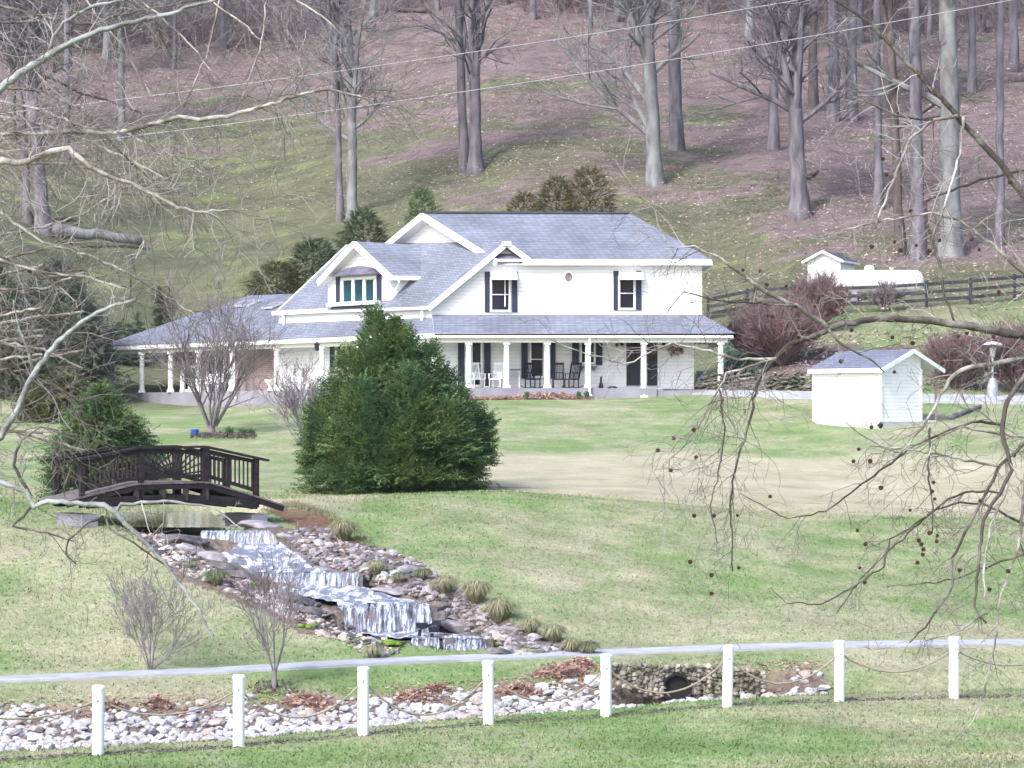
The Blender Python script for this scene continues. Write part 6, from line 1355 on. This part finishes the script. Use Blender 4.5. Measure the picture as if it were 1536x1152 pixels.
# ------------------------------------------------------------------ overhanging sycamores near the camera
def resamp(pts, rg, wob, step=10):
    out = []
    for (x0, y0, w0), (x1, y1, w1) in zip(pts[:-1], pts[1:]):
        n = max(1, int(math.hypot(x1 - x0, y1 - y0) / step))
        for i in range(n): t = i / n; out.append((x0 + (x1 - x0) * t + rg.gauss(0, wob), y0 + (y1 - y0) * t + rg.gauss(0, wob), w0 + (w1 - w0) * t))
    out.append(pts[-1]); return out
class Syc:
    def __init__(s, root, depth, seed): s.t = root; s.d = depth; s.rg = random.Random(seed); s.tw = MB(); s.twd = MB(); s.seeds = []; s.lp = []
    def limb(s, pts, m, d0=None, d1=None, twigs=1.0, droop=.35, tl=(25, 95), dark=False, nm='branch', bias=0):
        rg = s.rg; pts = [(p[0], p[1], p[2]) for p in pts]; q = resamp(pts, rg, .9); d0 = d0 or s.d; d1 = d1 or d0; n = len(q)
        W_ = [P(x, y, d0 + (d1 - d0) * i / (n - 1)) for i, (x, y, w_) in enumerate(q)]; R_ = [max(.6, w_) / 2 / F_PX * (d0 + (d1 - d0) * i / (n - 1)) for i, (x, y, w_) in enumerate(q)]
        mb = MB(); mb.tube(W_, R_, 8 if max(R_) > .01 else 5); mb.build(nm, M[m], s.t, smooth=True)
        s.lp.extend(W_); cnt = int(n * .42 * twigs)
        for _ in range(cnt):
            i = rg.randrange(1, n - 1) if n > 2 else 0; x, y, w_ = q[i]; dx, dy = q[i + 1][0] - q[i][0], q[i + 1][1] - q[i][1]; L = math.hypot(dx, dy) or 1; dx /= L; dy /= L; sgn = rg.choice((-1, 1)); an = sgn * rg.uniform(.35, 1.2) + bias
            ndx, ndy = dx * math.cos(an) - dy * math.sin(an), dx * math.sin(an) + dy * math.cos(an)
            s.twig(x, y, W_[i].y, ndx, ndy, rg.uniform(*tl), min(w_ * .5, rg.uniform(1.1, 2.2)), 3, droop, dark)
    def twig(s, x, y, d, dx, dy, L, w_, lev, droop, dark):
        rg = s.rg; n = max(3, int(L / 11)); pts = [P(x, y, d)]; rad = [w_ / 2 / F_PX * d]; st = L / n; poss = []; ddp = rg.gauss(0, .012)
        for i in range(n):
            a = rg.gauss(0, .19); dx, dy = dx * math.cos(a) - dy * math.sin(a), dx * math.sin(a) + dy * math.cos(a); dy += droop * .09; l = math.hypot(dx, dy); dx /= l; dy /= l
            x += dx * st; y += dy * st; d += ddp * st * .25; pts.append(P(x, y, d)); rad.append(max(.34, w_ / 2 * (1 - .65 * (i + 1) / n)) / F_PX * d); poss.append((x, y, d, dx, dy))
        (s.twd if (dark if isinstance(dark, bool) else rg.random() < dark) else s.tw).tube(pts, rad, 4 if w_ > 1.6 else 3, cap=False)
        if rg.random() < s.seedp * (.4 if lev > 1 else 1): s.seeds.append(pts[-1])
        if lev > 0:
            for _ in range(rg.choice((1, 2, 2, 3)) if lev > 1 else rg.choice((1, 1, 2))):
                px_, py_, pd, a, b = rg.choice(poss); an = rg.choice((-1, 1)) * rg.uniform(.35, 1.0); s.twig(px_, py_, pd, a * math.cos(an) - b * math.sin(an), a * math.sin(an) + b * math.cos(an), L * rg.uniform(.4, .75), w_ * .68, lev - 1, droop, dark)
    seedp = .1
    def done(s, maxseed=90):
        bm = bmesh.new(); bmesh.ops.create_icosphere(bm, subdivisions=2, radius=1.0)
        for v in bm.verts: v.co *= 1 + .12 * math.sin(v.co.x * 37 + v.co.y * 51 + v.co.z * 43)
        me = bpy.data.meshes.new('seed_ball'); bm.to_mesh(me); bm.free(); me.materials.append(M['seed'])
        s.rg.shuffle(s.seeds)
        for p in s.seeds[:maxseed]:
            q = min(s.lp, key=lambda u: (u - p).length + 1.5 * max(0, p.z - u.z)) if s.lp else p
            if .003 < (q - p).length < .35: s.twd.tube([q, q.lerp(p, .5) + V((0, 0, -.01)), p], [.0011, .0009, .0008], 3, cap=False)
            elif (q - p).length >= .35: continue
            o = bpy.data.objects.new('seed_ball', me); col.objects.link(o); o.parent = s.t; r = s.rg.uniform(2.5, 3.7) / F_PX * p.y; o.location = p + V((0, 0, -r * 1.2)) - s.t.location; o.scale = (r, r, r)
        s.tw.build('twigs', M['syc_tw'], s.t); s.twd.build('twigs', M['syc_twd'], s.t)
    def trunk(s, pts, r, m='syc'):
        mb = MB(); mb.tube([V(p) for p in pts], r, 14); mb.build('trunk', M[m], s.t, smooth=True)
# right tree
TR = V((5.2, 13.0, -1.9)); LIMBPTS = []; TR.z = hz(TR.x, TR.y)
R_ = Syc(empty('sycamore_tree', TR, 'nearby sycamore reaching in from the right with drooping twigs and brown seed balls', 'tree'), 12.5, 9); R_.seedp = .05
R_.trunk([TR + V((0, 0, -.2)), TR + V((.05, 0, 1.5)), TR + V((0, .1, 4)), TR + V((.1, .1, 7))], [.32, .24, .2, .15])
tx = lambda z: TR + V((.03, .05, z - TR.z))
def toR(px, py, d): 
    p = tx(-TR.z * 0 + (HOR - py) / F_PX * d + .35); return (CX + F_PX * p.x / p.y, HOR - F_PX * p.z / p.y, 16)
K = 12.5
R_.limb([(2180, 470, 26), (1850, 505, 20), (1600, 512, 15), (1536, 504, 13), (1460, 491, 12), (1380, 479, 11), (1315, 478, 10), (1260, 487, 10), (1234, 498, 9), (1185, 517, 7.5), (1163, 537, 6.5), (1137, 569, 5), (1127, 620, 4), (1104, 700, 3.2), (1095, 753, 3), (1099, 857, 2)], 'syc_d', 13, 12, 1.1, .8, dark=.5)
R_.limb([(1240, 490, 8), (1195, 459, 7.5), (1147, 438, 6.5), (1117, 414, 5.5), (1082, 388, 4.5), (1040, 369, 3.2), (1003, 372, 2.4), (989, 340, 2), (979, 300, 1.4)], 'syc', 12.1, 11.7, 2.0, .5, dark=.3)
R_.limb([(1240, 492, 5), (1266, 520, 4), (1308, 540, 3), (1326, 558, 2)], 'syc_d', 12.1, 12, .8, dark=True)
R_.limb([(2150, 720, 16), (1800, 480, 12), (1640, 370, 11), (1536, 293, 10), (1491, 233, 9), (1451, 193, 8.5), (1427, 163, 8), (1357, 90, 6.5), (1307, 37, 5.5), (1254, 0, 4.5), (1200, -40, 3)], 'syc_d', 13, 12.5, 1.0, -.2, dark=.4)
R_.limb([(1437, 173, 6), (1401, 180, 5), (1364, 210, 4.5), (1341, 267, 4), (1311, 343, 3)], 'syc', 12.6, 12.4, 1.3, .6, dark=.2)
R_.limb([(1446, 175, 5), (1440, 233, 4.5), (1417, 310, 3.5), (1400, 350, 2)], 'syc', 12.6, 12.3, 1.2, .6, dark=.2)
R_.limb([(1560, 250, 4), (1470, 270, 4), (1389, 300, 4), (1389, 330, 5), (1411, 395, 5), (1415, 437, 4.5), (1431, 482, 4)], 'syc_d', 13, 12.6, .8, .5, dark=True)
R_.limb([(1400, 180, 3), (1350, 175, 3), (1290, 150, 2)], 'syc_d', 12.5, 12.3, 1, dark=.5)
R_.limb([(2150, 760, 14), (1750, 440, 9), (1600, 425, 7), (1536, 410, 6), (1486, 365, 5), (1440, 330, 4), (1395, 320, 3), (1330, 330, 2.5), (1260, 345, 2)], 'syc', 13, 12.4, 1.6, .4, dark=.3)
R_.limb([(1700, 490, 9), (1600, 520, 8), (1536, 537, 8), (1492, 545, 7.5), (1444, 553, 7), (1424, 569, 6), (1405, 604, 5), (1385, 640, 3.5), (1340, 690, 2.5)], 'syc', 12.9, 12.2, 1.4, .7, dark=.4)
R_.limb([(1163, 537, 5), (1110, 540, 4.5), (1053, 524, 4), (1009, 515, 3.5), (973, 530, 3), (938, 546, 2.5), (870, 528, 1.8), (823, 508, 1.4)], 'syc', 12.1, 11.8, .9, .5, dark=.2)
R_.limb([(1195, 459, 4), (1140, 455, 3.2), (1072, 450, 2.8), (1025, 437, 2), (1000, 470, 1.5)], 'syc_d', 12, 11.8, 1.2, .5, dark=.5)
R_.limb([(1163, 537, 4), (1090, 560, 3.6), (1072, 590, 3.2), (1050, 640, 2.6), (1025, 690, 2)], 'syc', 12, 11.9, 1.6, 1.2, dark=.4)
R_.limb([(1100, 545, 3.4), (1078, 580, 3), (1087, 640, 3), (1080, 700, 2.4), (1066, 760, 2), (1076, 815, 1.6)], 'syc_d', 12, 11.9, 1.5, 1.2, dark=.6)
DR = [[(1700, 470, 10), (1600, 520, 9), (1540, 560, 8), (1510, 600, 7), (1503, 645, 7), (1517, 704, 6), (1500, 739, 5.5), (1475, 780, 5), (1468, 843, 4.5), (1461, 912, 3.6), (1480, 935, 2.6)],
      [(1503, 650, 5), (1512, 730, 5), (1486, 787, 4), (1475, 857, 4), (1479, 919, 3.4), (1440, 945, 2.6), (1388, 962, 1.8)],
      [(1700, 600, 8), (1560, 640, 6), (1500, 700, 5), (1454, 787, 4.4), (1430, 836, 4), (1427, 885, 3.6), (1388, 940, 3), (1364, 964, 2.2)],
      [(1505, 636, 5), (1458, 633, 4.5), (1423, 645, 4), (1371, 669, 3.6), (1329, 700, 3.4), (1284, 732, 3), (1239, 767, 2.4), (1180, 778, 1.8), (1110, 740, 1.2)],
      [(1500, 700, 4), (1399, 680, 3.4), (1350, 673, 3), (1319, 668, 2.6), (1291, 652, 2.2), (1267, 633, 1.5)],
      [(1500, 739, 4), (1458, 735, 3.6), (1423, 749, 3.4), (1399, 770, 3), (1336, 808, 3), (1326, 850, 2.6), (1267, 888, 2.4), (1232, 907, 2), (1180, 904, 1.5), (1156, 881, 1)],
      [(1560, 800, 5), (1510, 773, 4), (1475, 756, 3.6), (1440, 753, 3), (1395, 770, 2.6), (1330, 830, 2.4), (1290, 870, 2.2), (1255, 920, 1.6)],
      [(1600, 560, 6), (1545, 640, 6), (1536, 740, 5), (1528, 820, 4), (1500, 900, 3), (1490, 980, 2.4), (1470, 1060, 2), (1440, 1112, 1.4)],
      [(1395, 640, 3.5), (1392, 720, 3), (1400, 760, 2.6), (1398, 800, 2)],
      [(1620, 700, 6), (1540, 830, 4), (1480, 850, 3), (1430, 870, 2.4), (1330, 880, 1.5)],
      [(1660, 620, 6), (1560, 660, 5), (1500, 650, 4), (1440, 640, 3), (1400, 660, 2.6), (1380, 720, 2), (1330, 760, 1.5)]]
for i, l in enumerate(DR): R_.limb(l, 'syc_d' if i % 3 != 1 else 'syc', 12.6 + .15 * (i % 4), 12 + .15 * (i % 5), .95, .9, (18, 70), dark=.7)
for sx, sy in ((1400, 720), (1398, 733), (1402, 745), (1378, 806), (1382, 812), (1406, 800), (1405, 808), (1385, 820), (1384, 828), (1394, 795), (1365, 762), (1288, 670), (1280, 688), (1305, 687), (1321, 727), (1106, 770), (1071, 769), (1035, 838), (1108, 848), (1067, 858), (1067, 886), (1484, 880), (1512, 852), (1298, 812), (1286, 792), (1155, 741), (876, 660), (1041, 769), (1297, 870), (1376, 840)): R_.seeds.append(P(sx, sy, 12.2))
for _ in range(26): R_.seeds.append(P(R_.rg.uniform(1080, 1500), R_.rg.uniform(340, 560), 12.2))
R_.seeds.reverse()
rs_keep = R_.seeds[:56]; rest = R_.seeds[56:]; R_.rg.shuffle(rest); R_.seeds = rs_keep + rest[:30]
R_.done(86)
# left tree
TL_ = V((-5.6, 13.5, 0)); TL_.z = hz(TL_.x, TL_.y)
L_ = Syc(empty('sycamore_tree', TL_, 'nearby sycamore reaching in from the left with a dense haze of pale twigs', 'tree'), 13.5, 19); L_.seedp = .004
L_.trunk([TL_ + V((0, 0, -.2)), TL_ + V((0, 0, 1.5)), TL_ + V((.1, 0, 4)), TL_ + V((0, 0, 7))], [.36, .27, .22, .16])
L_.limb([(-720, 520, 26), (-300, 330, 18), (0, 133, 12), (30, 110, 11), (73, 82, 10.5), (100, 67, 9), (150, 45, 8), (200, 33, 7.5), (260, 20, 6.5), (300, 5, 5.5), (360, -8, 4)], 'syc_green', 13.5, 13, 1.6, .3, dark=.35)
L_.limb([(73, 82, 6), (80, 55, 5.5), (97, 33, 5.5), (133, 10, 5), (187, 0, 4), (230, -12, 3)], 'syc_green', 13.3, 13.1, 1.2, .2, dark=.35)
L_.limb([(-720, 560, 20), (-300, 300, 10), (0, 202, 6.5), (50, 200, 6), (133, 197, 6.5), (173, 200, 7), (213, 190, 7), (267, 175, 7), (300, 180, 7), (350, 172, 6.5), (400, 158, 6), (450, 143, 5), (490, 133, 4), (560, 150, 2)], 'syc', 14, 13.2, 3.2, .7, (30, 130), dark=.12, bias=.25)
L_.limb([(-720, 600, 22), (-300, 330, 13), (0, 242, 10), (33, 245, 9.5), (77, 227, 9), (103, 223, 8.5), (133, 250, 8), (160, 263, 7), (200, 277, 6), (233, 293, 5.5), (267, 312, 5), (300, 318, 4), (340, 314, 2.6), (390, 325, 1.6)], 'syc', 13.6, 13, 2.8, .7, (30, 120), dark=.12, bias=.2)
L_.limb([(-720, 800, 24), (-300, 800, 13), (0, 657, 9), (21, 623, 9), (52, 557, 8.5), (87, 512, 8), (121, 484, 7), (156, 463, 6), (205, 449, 4)], 'syc_green', 13.2, 12.6, 1.4, .6, dark=.4)
L_.limb([(52, 553, 6), (38, 515, 5), (28, 494, 3.5), (20, 450, 2)], 'syc_green', 12.9, 12.8, 1, dark=.4)
L_.limb([(-720, 700, 20), (-300, 690, 9), (0, 722, 7), (40, 737, 8), (51, 760, 8), (71, 752, 7.5), (126, 756, 7.5), (155, 757, 9), (172, 769, 9), (195, 792, 7.5), (223, 818, 7), (246, 843, 6), (269, 875, 5), (298, 915, 4), (312, 945, 3.4), (321, 963, 2.8), (328, 976, 2)], 'syc_green', 12.6, 12.1, .55, .4, (20, 60), dark=.7)
L_.limb([(172, 769, 6), (177, 767, 6), (183, 756, 6), (212, 753, 5.5), (255, 752, 4.5), (289, 756, 3.6), (326, 763, 2.4), (370, 800, 1.4)], 'syc_green', 12.4, 12.2, .5, .5, (20, 60), dark=.7)
L_.limb([(155, 775, 5), (126, 789, 4), (103, 809, 3.4), (97, 832, 2.8), (114, 846, 2)], 'syc_d', 12.4, 12.3, .6, .4, (20, 50), dark=True)
L_.limb([(157, 775, 4), (163, 792, 3.4), (212, 823, 2.8), (250, 848, 2.2), (290, 868, 1.5)], 'syc_d', 12.4, 12.3, .5, .4, (20, 50), dark=True)
L_.limb([(45, 745, 6), (20, 700, 5), (30, 660, 4), (60, 640, 3), (110, 655, 2)], 'syc_d', 12.6, 12.6, 1.2, .4, dark=.6)
L_.limb([(50, 760, 5), (20, 790, 4), (70, 800, 3), (110, 812, 2)], 'syc_d', 12.6, 12.6, .8, .4, dark=.8)
rg = random.Random(55)
for i in range(27):   # finer boughs of the same tree filling the upper left
    y0 = rg.uniform(-40, 640); x0 = -60; pts = [(-720, 560 + rg.uniform(-60, 60), 9), (x0, y0, rg.uniform(3.5, 5))]; x, y = x0, y0; a = rg.uniform(-.25, .35); n = rg.randrange(3, 8) if y0 < 380 else rg.randrange(2, 4)
    for k in range(n): x += 62; y += math.tan(a) * 62 + rg.gauss(0, 12); a += .05 + rg.gauss(0, .1); pts.append((x, y, max(1.4, 4.4 - k * .45)))
    L_.limb(pts, 'syc' if i % 3 else 'syc_d', 14.5 + rg.random() * 3, 13 + rg.random() * 3, 1.25 if y0 < 400 else .9, .6, (30, 110), dark=.3, bias=.2)
for i, (x0, y0, x1, y1) in enumerate([(330, 0, 275, 160), (400, 0, 360, 150), (300, -10, 420, 90), (200, -10, 330, 120), (430, -10, 520, 60), (120, -10, 230, 150)]):
    L_.limb([(x0 - 40, y0 - 120, 4), (x0, y0, 3.4), ((x0 + x1) / 2 + 10, (y0 + y1) / 2, 2.8), (x1, y1, 1.8)], 'syc', 14, 13.6, 1.4, .5, (25, 90), dark=.3)
L_.done(6)

mb = MB(); rr = random.Random(31)
for i in range(2600):
    t = rr.random(); x = interp(t, [0, .35, .7, 1], [404, 440, 492, 560]) + rr.gauss(0, 5); y = interp(t, [0, .35, .7, 1], [768, 757, 772, 822]) + rr.gauss(0, 2.2)
    p = G(x, y); d = V((rr.gauss(0, .5), -.5 + rr.gauss(0, .4), .8)).normalized(); L = rr.uniform(.05, .12); s_ = V((rr.gauss(0, 1), rr.gauss(0, 1), 0)).normalized() * .008; mb.add([p - s_, p + s_, p + d * L], [(0, 1, 2)])
tag(mb.build('dry_grass_fringe', M['clump'], origin=G(440, 760)), 'straw and moss fringe overhanging the red clay bank', 'grass', kind='stuff')

# ------------------------------------------------------------------ air
hm = bpy.data.materials.new('haze'); hm.use_nodes = True; t = hm.node_tree
for nd in list(t.nodes):
    if nd.type != 'OUTPUT_MATERIAL': t.nodes.remove(nd)
pv = t.nodes.new('ShaderNodeVolumePrincipled'); pv.inputs['Color'].default_value = (0.93, 0.93, 1.0, 1); pv.inputs['Density'].default_value = 0.00015; pv.inputs['Anisotropy'].default_value = 0.2
t.links.new(pv.outputs[0], [n for n in t.nodes if n.type == 'OUTPUT_MATERIAL'][0].inputs['Volume'])
mb = MB(); mb.box((0, 160, 50), (420, 372, 120)); tag(mb.build('haze', hm), kind='stuff')
